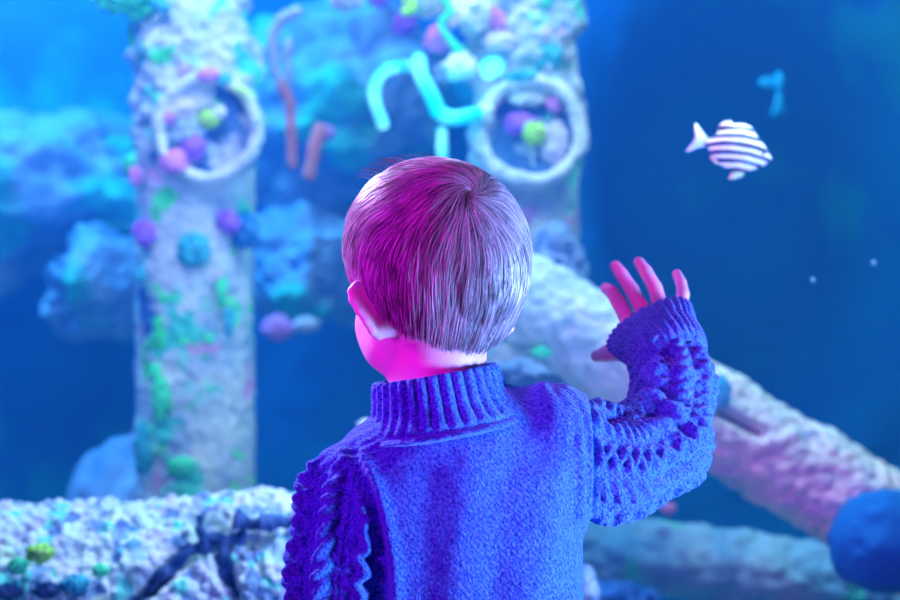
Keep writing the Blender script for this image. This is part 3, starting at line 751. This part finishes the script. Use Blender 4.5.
# corals on and around the pillars: px, py, r px, depth, material, label
yc = YP-.17
corals = [
 (152, 130, 0, yc, 'x', ''),
]
C_ = [
 (133, 2, 30, 3.0, 'green', 'bright green coral clump hanging at the top edge, left of the left pillar', (1.3, 1, .6)),
 (160, 6, 9, 2.93, 'teal', 'teal coral clump beside the bright green one at the top edge', (1, 1, .8)),
 (133, 166, 9, 3.02, 'green', 'small green coral on the left edge of the left pillar, above the pink tuft', (1, 1, 1.4)),
 (136, 176, 8, 2.98, 'pink', 'small pink coral tuft on the left edge of the left pillar', (.8, 1, 1.2)),
 (145, 234, 12, 2.98, 'purple', 'purple coral on the left pillar, lower left of its ring', (1, .6, 1.2)),
 (228, 222, 11, 2.97, 'purple', 'purple coral on the left pillar, lower right of its ring', (1, .6, 1)),
 (245, 232, 15, 3.0, 'blue', 'dark blue sponge at the right edge of the left pillar', (.9, .6, 1.3)),
 (193, 250, 17, 2.95, 'teal', 'round dark teal sponge on the middle of the left pillar', (1, .35, 1)),
 (142, 275, 8, 3.0, 'teal', 'small teal sponge on the left edge of the pale shaft', (1, .6, 1)),
 (222, 292, 7, 2.95, 'green', 'green algae tuft on the right half of the pale shaft', (.8, .5, 2)),
 (229, 322, 7, 2.95, 'teal', 'teal algae streak below the green tuft on the shaft', (.8, .4, 2.2)),
 (209, 340, 5, 2.94, 'green', 'tiny green algae dot on the middle of the left pillar', (1, .5, 1)),
 (155, 372, 6, 2.96, 'green', 'small green algae dot above the tall green patch on the shaft', (.9, .4, 1.4)),
 (161, 398, 11, 2.95, 'green', 'tall green algae patch on the lower left pillar', (.8, .35, 1.9)),
 (143, 448, 12, 2.97, 'teal', 'teal algae patch low on the left edge of the left pillar', (.8, .35, 2)),
 (181, 466, 13, 2.95, 'green', 'green algae patch at the foot of the left pillar above the log', (1, .3, .8)),
 (209, 119, 11, yr-.004, 'yellow', 'yellow-green coral in the middle of the left porthole', (1, .6, .8)),
 (220, 113, 7, yr-.004, 'white', 'white coral bead right of the yellow-green one in the left porthole', (1, .8, 1)),
 (193, 148, 12, yr-.006, 'purple', 'violet coral below the yellow-green one in the left porthole', (1, .7, 1)),
 (175, 163, 13, yr-.014, 'pink', 'pink coral over the lower left of the left ring', (1.2, .7, .9)),
 (178, 108, 15, yr+.006, 'lilac', 'lilac coral mass inside the upper left of the left ring', (1.3, .5, .8)),
 (186, 132, 15, yr+.004, 'slate', 'grey-blue coral mass across the left porthole', (1.1, .5, .9)),
 (168, 117, 7, yr-.006, 'pink', 'small rosy coral at the inner left of the left ring', (1, .7, 1)),
 (210, 76, 9, yr-.012, 'pink', 'rosy coral on top of the left ring', (1.4, .8, .8)),
 (224, 80, 7, yr-.012, 'teal', 'teal coral beside the rosy one on top of the left ring', (1.2, .8, 1)),
 (159, 103, 7, yr+.03, 'green', 'green coral left of the left ring', (.8, .8, 1.6)),
 (520, 124, 15, yr+.0, 'purple', 'violet coral on the left of the right porthole', (1.1, .6, .8)),
 (534, 133, 12, yr-.01, 'yellow', 'yellow-green coral in the middle of the right porthole', (1, .6, 1)),
 (553, 142, 17, yr+.01, 'lilac', 'lilac coral mass on the right of the right porthole', (.9, .5, 1.2)),
 (529, 98, 14, yr+.004, 'white', 'pale coral under the top of the right ring', (1.5, .5, .6)),
 (554, 105, 7, yr+.0, 'pink', 'rosy coral at the upper right inside the right ring', (1, .7, 1.2)),
 (486, 112, 9, yr-.03, 'white', 'white coral knob where the cyan tube meets the right ring', (.9, .8, 1.1)),
 (524, 77, 10, yr-.015, 'teal', 'teal coral on the top of the right ring', (1.9, .7, .8)),
 (541, 55, 17, 2.98, 'teal', 'pale teal sponge on the right pillar above its ring', (1.3, .4, .9)),
 (505, 18, 13, 2.98, 'pink', 'pink coral high on the right pillar', (1.2, .5, 1.1)),
 (500, 42, 12, 2.96, 'lilac', 'lilac coral on the left edge of the right pillar above the cyan sponge', (1.3, .5, .9)),
 (552, 22, 20, 2.99, 'slate', 'grey-blue coral on the upper right pillar', (1.2, .4, 1.2)),
 (347, -3, 17, 3.0, 'lilac', 'lilac coral ball at the top edge, leftmost of the row', (1, 1, .8)),
 (378, 0, 9, 3.1, 'purple', 'small violet coral at the top edge between two lilac balls', (1, 1, .8)),
 (404, 24, 13, 3.1, 'purple', 'violet coral ball hanging below the top edge above the cyan tubes', (1, 1, .9)),
 (437, 40, 13, 2.95, 'pink', 'pink coral ball above the cyan tubes', (.95, 1, 1)),
 (428, 3, 18, 3.0, 'white', 'white coral ball at the top edge beside the green stems', (1.1, 1, .75)),
 (470, 12, 22, 2.98, 'white', 'large white coral ball at the top left of the right pillar', (1, .8, 1)),
 (461, 66, 15, 2.9, 'white', 'white coral ball right above the cyan tube', (1.1, .9, .9)),
 (442, 74, 9, 3.05, 'slate', 'small grey-blue coral left of the white ball', (1, 1, 1)),
 (410, 0, 10, 3.05, 'yellow', 'yellow-green coral tip at the top edge', (.9, 1, 1.3)),
 (277, 328, 13, 4.0, 'pink', 'pink-violet sponge under the middle rocks, right of the left pillar', (1.2, .8, 1.0)),
 (306, 324, 9, 4.0, 'lilac', 'faint lilac sponge right of the pink-violet one', (1.5, .8, .8)),
 (327, 133, 8, 4.0, 'pink', 'faint pink sponge right of the coral-red tube', (1, 1, 1)),
 (366, 425, 8, 2.2, 'white', 'small pale anemone peeking out at the left of the knitted collar', (1, 1, .8)),
 (668, 509, 7, 2.9, 'pink', 'small pink sponge under the raised elbow', (1, 1, .8)),
 (723, 392, 10, 2.28, 'teal', 'teal algae patch on the diagonal log beside the raised arm', (.8, .4, 1.6)),
 (40, 553, 13, 1.80, 'yellow', 'yellow-green coral tuft on the crusted log at the lower left', (1, .5, .8)),
 (18, 566, 10, 1.80, 'green', 'green coral tuft at the left edge on the crusted log', (1, .5, .8)),
 (76, 584, 12, 1.80, 'teal', 'teal coral tuft low on the crusted log', (1.2, .5, .8)),
 (8, 592, 12, 1.80, 'navy', 'dark blue sponge in the lower left corner', (1.2, .5, .8)),
 (48, 590, 10, 1.80, 'navy', 'dark blue sponge between the teal and green tufts on the log', (1.2, .5, .8)),
 (100, 570, 8, 1.80, 'green', 'small green tuft right of the yellow-green one on the log', (1, .5, .8)),
 (541, 352, 8, 2.36, 'green', 'green algae tuft on the upper end of the diagonal log', (1.3, .4, .7)),
]
for i, (px, py, r, Y, c, lab, sq) in enumerate(C_):
    o = clump('coral' if 'coral' in lab else ('sponge' if 'sponge' in lab else ('anemone' if 'anemone' in lab else 'algae')), P(px, py, Y), r*Y/FPX*.88, CM[c], i+1, sq, .35, 2.4, 4)
    tag(o, lab, o.name.split('.')[0], 'corals and growths in the tank')

# tubes glowing in place of cyan LED reflections, green stems, orange tube sponges
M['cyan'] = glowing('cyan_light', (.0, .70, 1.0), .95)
def pt(name, label, cat, pts, r, mat, Y, group=None, noise=.002, seed=0):
    V, F = tube([P(a, b, Y+(c[0] if c else 0)) for a, b, *c in pts], [r*Y/FPX]*len(pts), 16, 8, True, noise, seed, 30)
    o = mesh_obj(name, V, F, mat); place(o, P(*pts[0][:2], Y)); tag(o, label, cat, group); return o
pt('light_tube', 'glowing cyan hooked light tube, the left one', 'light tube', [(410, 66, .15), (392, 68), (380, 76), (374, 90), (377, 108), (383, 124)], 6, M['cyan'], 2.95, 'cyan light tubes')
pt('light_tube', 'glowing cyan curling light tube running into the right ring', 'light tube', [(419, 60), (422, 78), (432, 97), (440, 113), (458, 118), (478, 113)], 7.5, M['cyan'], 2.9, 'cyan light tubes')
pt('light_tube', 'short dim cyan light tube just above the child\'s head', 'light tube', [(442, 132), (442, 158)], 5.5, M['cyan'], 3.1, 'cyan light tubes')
o = clump('light_globe', P(492, 68, 2.93), 10*2.93/FPX, M['cyan'], 60, (1.2, 1, 1), .15, 2, 4); tag(o, 'glowing cyan round lamp right of the white coral ball', 'lamp')  # emission added to this round clump, it is no lamp
pt('stem', 'green branching stem among the white coral balls', 'coral stem', [(440, -6), (450, 12), (440, 24), (452, 42), (461, 52)], 3.6, CM['green'], 2.9, None, .003)
pt('stem', 'yellow-green stem at the top edge between lilac and white corals', 'coral stem', [(408, -8), (413, 6), (405, 12)], 4.5, CM['yellow'], 2.95, None, .003)
M['tube_a'] = colmat('tan_sponge', (.62, .50, .62)); M['tube_b'] = colmat('orange_sponge', (1.0, .25, .28))
pt('tube_sponge', 'tall tan tube sponge arching beside the left pillar', 'sponge', [(296, 12), (280, 20), (272, 38), (274, 66), (284, 88)], 6, M['tube_a'], 3.5, 'tube sponges', .004)
pt('tube_sponge', 'thin orange tube sponge under the tan arch', 'sponge', [(281, 84), (289, 105), (291, 130), (293, 164)], 5.5, M['tube_b'], 3.45, 'tube sponges', .004)
pt('tube_sponge', 'short tan tube sponge inside the arch', 'sponge', [(289, 42), (287, 58), (290, 78)], 4.5, M['tube_a'], 3.6, 'tube sponges', .004)
pt('tube_sponge', 'short coral-red tube sponge right of the thin orange one', 'sponge', [(321, 130), (314, 148), (310, 174)], 7, M['tube_b'], 3.4, 'tube sponges', .004)

# foreground log, lower left
YL = 1.85; sl = YL/FPX
A = P(-160, 640, YL); B = P(604, 605, YL)
A = P(-200, 618, YL+.12); B = P(560, 588, YL+.1); RL = 110*sl
grv = [catmull([P(150, 590, YL), P(175, 562, YL), P(205, 545, YL), P(232, 536, YL), P(262, 548, YL)], .01),
       catmull([P(205, 548, YL), P(200, 530, YL), P(196, 512, YL)], .01), catmull([P(230, 540, YL), P(222, 560, YL), P(232, 590, YL), P(240, 620, YL)], .01),
       catmull([P(238, 520, YL), P(262, 524, YL), P(296, 520, YL)], .01), catmull([P(120, 620, YL), P(135, 598, YL), P(152, 580, YL)], .01)]
def xlog(S, T):
    h = 0
    Sp = np.stack([S[:, 0]/S[:, 1]*YL, S[:, 1]*0+YL, (S[:, 2]-CAMZ)/S[:, 1]*YL+CAMZ], 1)
    for i, g_ in enumerate(grv): h = h-(.034 if i != 3 else .016)*np.exp(-(near(Sp, g_)/(.011 if i != 3 else .005))**2)
    return h*(S[:, 1] < YL+.12)
log = column('fallen_log', A, B, lambda t: np.full(len(t), RL), M['log'], .011, 21, 700, 420, 17, .0085, 58, xlog)
place(log, B); tag(log, 'thick horizontal log crusted with pale shell grit in the lower left', 'log', 'fallen logs in the tank')
for i, (g_, rr) in enumerate(zip(grv[:4], (8, 5, 7, 4))):  # dark strips laid in the grooves for the shade of the crevices
    pts = [P((q[0]/q[1]*FPX+450), 300-(q[2]-CAMZ)/q[1]*FPX, YL-.018) for q in g_[::max(1, len(g_)//6)]]
    V, F = tube(pts, [rr*sl]*len(pts), 16, 6, True, .013, i, 40)
    o = mesh_obj('algae', V, F, CM['navy']); place(o, pts[0])
    tag(o, ['dark blue algae strand arching across the crusted log', 'short dark blue algae stub pointing up from the arching strand', 'dark blue algae strand running down from the arching one', 'thin dark blue algae strand on the log beside the left sleeve'][i], 'algae', 'dark algae on the foreground log')
# diagonal log
A = P(470, 268, 2.45); B = P(940, 556, 2.45); 
def xd(S, T):
    h = 0
    Sp = np.stack([S[:, 0]/S[:, 1]*2.4, S[:, 1]*0+2.4, (S[:, 2]-CAMZ)/S[:, 1]*2.4+CAMZ], 1)
    h = -.06*np.exp(-(near(Sp, catmull([P(722, 412, 2.4), P(745, 424, 2.4), P(768, 434, 2.4)], .01))/.009)**2)
    return h*(S[:, 1] < 2.45)
mast = column('fallen_log', A, B, lambda t: (46+4*t)*2.45/FPX+0*t, M['mast'], .009, 31, 420, 240, 12, .006, 34, xd)
place(mast, B); tag(mast, 'long pale log slanting down to the right behind the raised arm', 'log', 'fallen logs in the tank')
beam = column('fallen_log', P(560, 546, 3.0), P(960, 592, 2.9), lambda t: (30+8*t)*3/FPX, M['beam'], .014, 41, 260, 140, 9, .008, 22)
place(beam, P(960, 592, 2.9)); tag(beam, 'bluish log lying low at the right under the slanting log', 'log', 'fallen logs in the tank')
M['boulder'] = colmat('blue_boulder', (.006, .15, .46), (.01, .19, .52), .2)
def rock(px, py, rx, rz, Y, depth, mat, label, seed, knob=.0, scale=1.6, rough=.38):
    s_ = Y/FPX; o = clump('rock', P(px, py, Y), 1, mat, seed, (rx*s_, depth, rz*s_), knob, scale, 6, rough); tag(o, label, 'rock', 'rocks in the tank'); return o
rock(884, 540, 56, 50, 2.27, .09, M['boulder'], 'smooth blue boulder on the lower end of the slanting log', 71, .05, 1, .1)
rock(586, 592, 12, 26, 1.9, .05, M['rock'], 'small crusted stone at the bottom edge right beside the sweater hem', 80, 0, 1, .25)
rock(560, 372, 60, 24, 2.75, .10, M['rock'], 'grey-blue rock under the slanting log beside the collar', 72)
rock(560, 262, 26, 32, 2.8, .08, M['rock'], 'bluish rock between the head and the slanting log', 73)
rock(130, 520, 66, 78, 3.9, .30, M['rock'], 'pale blue mound behind the foot of the left pillar', 74, 0, 1, .15)
rock(30, 190, 120, 95, 5.75, .7, M['rock'], 'broad cloudy rock mass at the far left', 75)
rock(112, 285, 50, 55, 5.3, .6, M['rock'], 'green-tinged rock hanging left of the left pillar', 76)
rock(345, 110, 110, 95, 5.8, .7, M['rock'], 'cloudy blue rock between the two pillars behind the tubes', 77)
rock(310, 272, 68, 60, 5.4, .6, M['rock'], 'lower blue rock between the left pillar and the head', 78)
rock(625, 606, 50, 24, 2.6, .12, CM['blue'], 'dark blue stone at the bottom edge right of the sweater', 79)

o = column('fallen_log', P(100, -52, 3.1), P(640, -40, 3.1), lambda t: np.full(len(t), 30*3.1/FPX), M['pillar'], .012, 51, 200, 120, 12, .006, 30)
place(o, P(100, -52, 3.1)); tag(o, 'encrusted crossbeam above the picture joining the two pillars', 'log', 'fallen logs in the tank')
# back wall of the tank with a dark archway on the right
nxw, nzw = 260, 180; xs = np.linspace(-4.2, 4.2, nxw); zs = np.linspace(-1.3, 3.6, nzw); X, Z = np.meshgrid(xs, zs, indexing='ij')
YW = 6.2; ppx = X/YW*FPX+450; ppz = 300-(Z-CAMZ)/YW*FPX
Q = np.stack([X.ravel(), 0*X.ravel(), Z.ravel()], 1)
dA = np.sqrt(((ppx-775)/150)**2+((ppz-210)/215)**2)+.07*fbm(Q*1.6, 3, 4).reshape(X.shape)
inside = 1/(1+np.exp((dA-1)*14))
Yw = YW+1.6*inside-.18*fbm(Q*1.1, 4, 6).reshape(X.shape)*(1-inside)
V = np.stack([X, Yw, Z], -1).reshape(-1, 3)
i, j = np.meshgrid(np.arange(nxw-1), np.arange(nzw-1), indexing='ij'); a = i*nzw+j
F = np.stack([a, a+nzw, a+nzw+1, a+1], -1).reshape(-1, 4)
structure(mesh_obj('wall_tank_back', V, F, M['backwall']))
structure(box('wall_tank_left', (-4.3, GY+.12, -1.3), (-4.2, 7.9, 3.6), M['backwall']))
structure(box('wall_tank_right', (4.2, GY+.12, -1.3), (4.3, 7.9, 3.6), M['backwall']))
structure(box('floor_tank', (-4.3, GY+.12, -1.35), (4.3, 7.9, -1.25), M['sand']))

# ---------------------------------------------------------------- fish
def fishmat():
    m, N, L, b = newmat('striped_fish_skin'); b.inputs['Roughness'].default_value = .4
    t = N.new('ShaderNodeTexCoord'); sp = N.new('ShaderNodeSeparateXYZ'); L.new(t.outputs['Object'], sp.inputs[0])
    n = N.new('ShaderNodeTexNoise'); n.inputs['Scale'].default_value = 55; L.new(t.outputs['Object'], n.inputs['Vector'])
    def mt(op, a, b_=None, c=None):
        q = N.new('ShaderNodeMath'); q.operation = op
        for k, v in enumerate((a, b_, c)):
            if v is None: continue
            if hasattr(v, 'default_value'): L.new(v, q.inputs[k])
            else: q.inputs[k].default_value = v
        return q.outputs[0]
    x2 = mt('MULTIPLY', sp.outputs[0], sp.outputs[0])
    z = mt('ADD', mt('MULTIPLY_ADD', sp.outputs[0], -.13, sp.outputs[2]), mt('MULTIPLY', x2, 2.6))
    z = mt('ADD', z, mt('MULTIPLY', mt('SUBTRACT', n.outputs['Fac'], .5), .004))
    w = mt('SINE', mt('MULTIPLY_ADD', z, 2*PI/.0112, 1.2))
    r = N.new('ShaderNodeValToRGB'); r.color_ramp.elements[0].position = .36; r.color_ramp.elements[0].color = (.008, .02, .09, 1); r.color_ramp.elements[1].position = .52; r.color_ramp.elements[1].color = (.93, .93, .95, 1)
    L.new(mt('MULTIPLY_ADD', w, .5, .5), r.inputs['Fac']); L.new(r.outputs['Color'], b.inputs['Base Color']); return m
M['fish'] = fishmat(); M['fin'] = plain('pale_fin', (.78, .82, .92), .5); M['finy'] = plain('yellowish_fin', (.72, .85, .50), .5)
YF = 1.65; sf_ = YF/FPX
fc = P(738, 150, YF)
fish = thing('striped_fish', 'small silver fish with dark horizontal stripes swimming right in dark water', 'fish', fc)
fish.rotation_euler = (0, math.radians(13), math.radians(8))
def fpart(name, V, F, mat): 
    o = mesh_obj(name, V, F, mat); o.parent = fish; return o
# local frame in fish pixels: x to the snout, z up
xx = np.array([-36, -31, -24, -14, -2, 10, 20, 28, 33, 36.]); top = np.array([3, 4.5, 12, 19, 22.5, 21, 15.5, 9, 4, .5]); bot = np.array([-3, -5, -11, -17, -19.5, -18.5, -14, -9, -5, -1.])
XI = np.linspace(-36, 36, 60); TI = np.interp(XI, xx, top); BI = np.interp(XI, xx, bot)*1.12
for _ in range(3): TI[1:-1] = (TI[:-2]+TI[1:-1]+TI[2:])/3; BI[1:-1] = (BI[:-2]+BI[1:-1]+BI[2:])/3
n = 32; an = np.arange(n)*2*PI/n; V = []
for x, t, b_ in zip(XI, TI, BI):
    c, h = (t+b_)/2, (t-b_)/2; w = h*.36+.4
    V.append(np.stack([np.full(n, x), w*np.cos(an), c+h*np.sin(an)], 1))
V = np.concatenate(V)*sf_; i, j = np.meshgrid(np.arange(59), np.arange(n), indexing='ij'); a = i*n+j; b_ = i*n+(j+1) % n
F = [tuple(map(int, q)) for q in np.stack([a, a+n, b_+n, b_], -1).reshape(-1, 4)]+[tuple(range(n)), tuple(range(59*n+n-1, 59*n-1, -1))]
fpart('body', V, F, M['fish'])
def fin(name, out, mat, th=1.2, y=0):
    out = np.array(out, float); c = out.mean(0); k = len(out)
    V = [(x*sf_, (y-.25)*sf_, z*sf_) for x, z in out]+[(x*sf_, (y+.25)*sf_, z*sf_) for x, z in out]+[(c[0]*sf_, (y-th/2)*sf_, c[1]*sf_), (c[0]*sf_, (y+th/2)*sf_, c[1]*sf_)]
    F = [(i, (i+1) % k, 2*k) for i in range(k)]+[(k+(i+1) % k, k+i, 2*k+1) for i in range(k)]+[(i, k+i, k+(i+1) % k, (i+1) % k) for i in range(k)]
    return fpart(name, V, F, mat)
fin('tail_fin', [(-33, 4), (-40, 9), (-47, 15), (-50, 15), (-46, 3), (-47, -3), (-53, -14), (-49, -14), (-41, -8), (-33, -4)], M['fin'])
fin('dorsal_fin', [(-24, 10), (-26, 17), (-21, 24), (-15, 27), (-11, 24), (-5, 26), (1, 27), (8, 26), (12, 23), (18, 17), (5, 19), (-8, 18), (-16, 14)], M['fish'])
fin('anal_fin', [(-24, -9), (-27, -14), (-20, -19), (-12, -19), (-6, -17), (-12, -13)], M['finy'])
fin('pelvic_fin', [(2, -17), (-2, -25), (-4, -31), (4, -29), (11, -24), (12, -18)], M['finy'])
fin('pectoral_fin', [(10, -3), (2, -1), (-4, -4), (-3, -9), (4, -9), (10, -6)], M['fin'], 1.0, -7)
V, F = tube([np.array([25*sf_, -4.3*sf_, 3*sf_]), np.array([25*sf_, -4.1*sf_, 3*sf_])], [2*sf_, 2*sf_], 14, 1); fpart('eye', V, F, M['iris'])
# distant blue fish
M['bluefish'] = plain('blue_fish_skin', (.02, .55, 1.0), .4)
bf = thing('blue_fish', 'small blurry bright blue fish far off above the striped fish', 'fish', P(778, 84, 4.6))
def ellmesh(c, r, n=24, m=16):
    V = []; 
    for i in range(m+1):
        th = PI*i/m
        for j in range(n):
            ph = 2*PI*j/n; V.append((c[0]+r[0]*math.sin(th)*math.cos(ph), c[1]+r[1]*math.sin(th)*math.sin(ph), c[2]+r[2]*math.cos(th)))
    i, j = np.meshgrid(np.arange(m), np.arange(n), indexing='ij'); a = i*n+j; b = i*n+(j+1) % n
    return np.array(V), np.stack([a, a+n, b+n, b], -1).reshape(-1, 4)
k3 = 4.6/FPX
V, F = ellmesh(P(779, 81, 4.6), (5*k3, 7*k3, 10*k3)); mesh_obj('body', V, F, M['bluefish'], bf)
def flat(name, pts, Y, mat, parent, th=.006):
    k = len(pts); c = np.mean(pts, axis=0)
    V = [P(a, b, Y-.001) for a, b in pts]+[P(a, b, Y+.001) for a, b in pts]+[P(c[0], c[1], Y-th/2), P(c[0], c[1], Y+th/2)]
    F = [(i, (i+1) % k, 2*k) for i in range(k)]+[(k+(i+1) % k, k+i, 2*k+1) for i in range(k)]+[(i, k+i, k+(i+1) % k, (i+1) % k) for i in range(k)]
    return mesh_obj(name, V, F, mat, parent)
flat('pectoral_fin', [(776, 76), (764, 77), (757, 82), (764, 88), (776, 87)], 4.6, M['bluefish'], bf)
flat('tail_fin', [(777, 90), (775, 103), (770, 114), (776, 118), (784, 111), (783, 99), (781, 90)], 4.6, M['bluefish'], bf)
M['bubble'] = plain('bubble', (.3, .8, 1), .2)
for (px, py, r, lab) in ((874, 263, 2.2, 'tiny bright particle drifting at the far right'), (813, 280, 2, 'tiny faint particle drifting left of the brighter one')):
    V, F = ellmesh((0, 0, 0), (r*2/FPX, r*2/FPX, r*2.4/FPX)); o = mesh_obj('particle', V, F, M['bubble']); o.location = Vector(P(px, py, 2).tolist()); tag(o, lab, 'particle')

# ================================================================== LIGHT
def area(name, loc, target, size, power, col, size2=None):
    l = bpy.data.lights.new(name, 'AREA'); l.energy = power; l.color = col; l.size = size
    if size2: l.shape = 'RECTANGLE'; l.size_y = size2
    o = bpy.data.objects.new(name, l); COL.objects.link(o); o.location = loc
    o.rotation_euler = (Vector(target)-Vector(loc)).to_track_quat('-Z', 'Y').to_euler(); return o
k = area('room_light_white', (1.32, .66, .55), (.13, 1.14, .85), .45, 27, (.24, .42, 1.0)); k.data.spread = math.radians(90)
k = area('room_light_magenta', (-1.15, .15, .92), (-.04, 1.12, .93), .4, 1.3, (.76, .0, .95)); k.data.spread = math.radians(38)
k = area('room_light_pink', (-1.1, -1.0, 2.6), (.30, 1.30, .98), .3, 1.0, (1.0, .0, .55)); k.data.spread = math.radians(22)  # added second pink lamp aimed at the hand, no such fixture seen
k = area('room_light_blue', (-1.1, .3, 2.3), (0.0, 1.1, .8), .5, 7, (.0, .04, 1.0))
k = area('tank_light_near', (-.80, 1.72, 1.55), (-.05, 1.12, .92), .25, 5.5, (.62, .62, 1.0)); k.data.spread = math.radians(50)  # added lamp throwing tank light onto the cheek
k = area('tank_light_spot', (.95, 1.55, 2.1), (.40, 1.65, 1.15), .15, 1.7, (.55, .85, 1.0)); k.data.spread = math.radians(40)  # added lamp to whiten the fish against the magenta spill
area('tank_light_left', (-1.6, 2.6, 3.6), (-.9, 3.2, .6), 1.6, 70, (.30, .46, 1.0))
area('tank_light_right', (.9, 2.1, 3.2), (.6, 2.6, .6), 1.2, 64, (.40, .80, 1.0))
area('tank_light_front', (-.5, 1.8, 2.5), (-.2, 2.9, 1.1), 1.0, 27, (.45, .58, 1.0), .5)
area('tank_light_back', (-1.8, 4.2, 3.6), (-1.2, 6.0, .8), 2.5, 360, (.008, .33, 1.0))
pl_ = bpy.data.lights.new('tube_glow', 'POINT'); pl_.energy = 1.0; pl_.color = (0, .8, 1); pl_.shadow_soft_size = .08; po = bpy.data.objects.new('tube_glow', pl_); COL.objects.link(po); po.location = P(445, 90, 2.75)  # added fill light tinting the corals around the cyan tubes
wv = box('water', (-4.19, GY+.125, -1.24), (4.19, 7.88, 3.2), None); vm = bpy.data.materials.new('water'); vm.use_nodes = True; vn = vm.node_tree.nodes; vn.remove(vn['Principled BSDF'])
vs = vn.new('ShaderNodeVolumeScatter'); vs.inputs['Color'].default_value = (.03, .26, 1, 1); vs.inputs['Density'].default_value = .17; vs.inputs['Anisotropy'].default_value = .2
vm.node_tree.links.new(vs.outputs[0], vn['Material Output'].inputs['Volume']); wv.data.materials.append(vm)
tag(wv, 'clear blue water filling the tank behind the glass', 'water', None, 'stuff')
w = bpy.data.worlds.new('water_glow'); sc.world = w; w.use_nodes = True
w.node_tree.nodes['Background'].inputs['Color'].default_value = (.01, .10, .75, 1); w.node_tree.nodes['Background'].inputs['Strength'].default_value = .14

# ================================================================== CAMERA
cam = bpy.data.cameras.new('camera'); cam.sensor_width = 36; cam.lens = 50; co = bpy.data.objects.new('camera', cam); COL.objects.link(co)
co.location = (0, 0, CAMZ); co.rotation_euler = (PI/2, 0, 0); cam.clip_start = .02
cam.dof.use_dof = True; cam.dof.focus_distance = 1.09; cam.dof.aperture_fstop = 4.2
sc.camera = co
sc.view_settings.view_transform = 'Standard'; sc.view_settings.look = 'None'; sc.view_settings.exposure = 0; sc.view_settings.gamma = 1; sc.view_settings.use_curve_mapping = False
sc.cycles.use_denoising = True
sc.cycles.max_bounces = 6
sc.cycles.transparent_max_bounces = 8
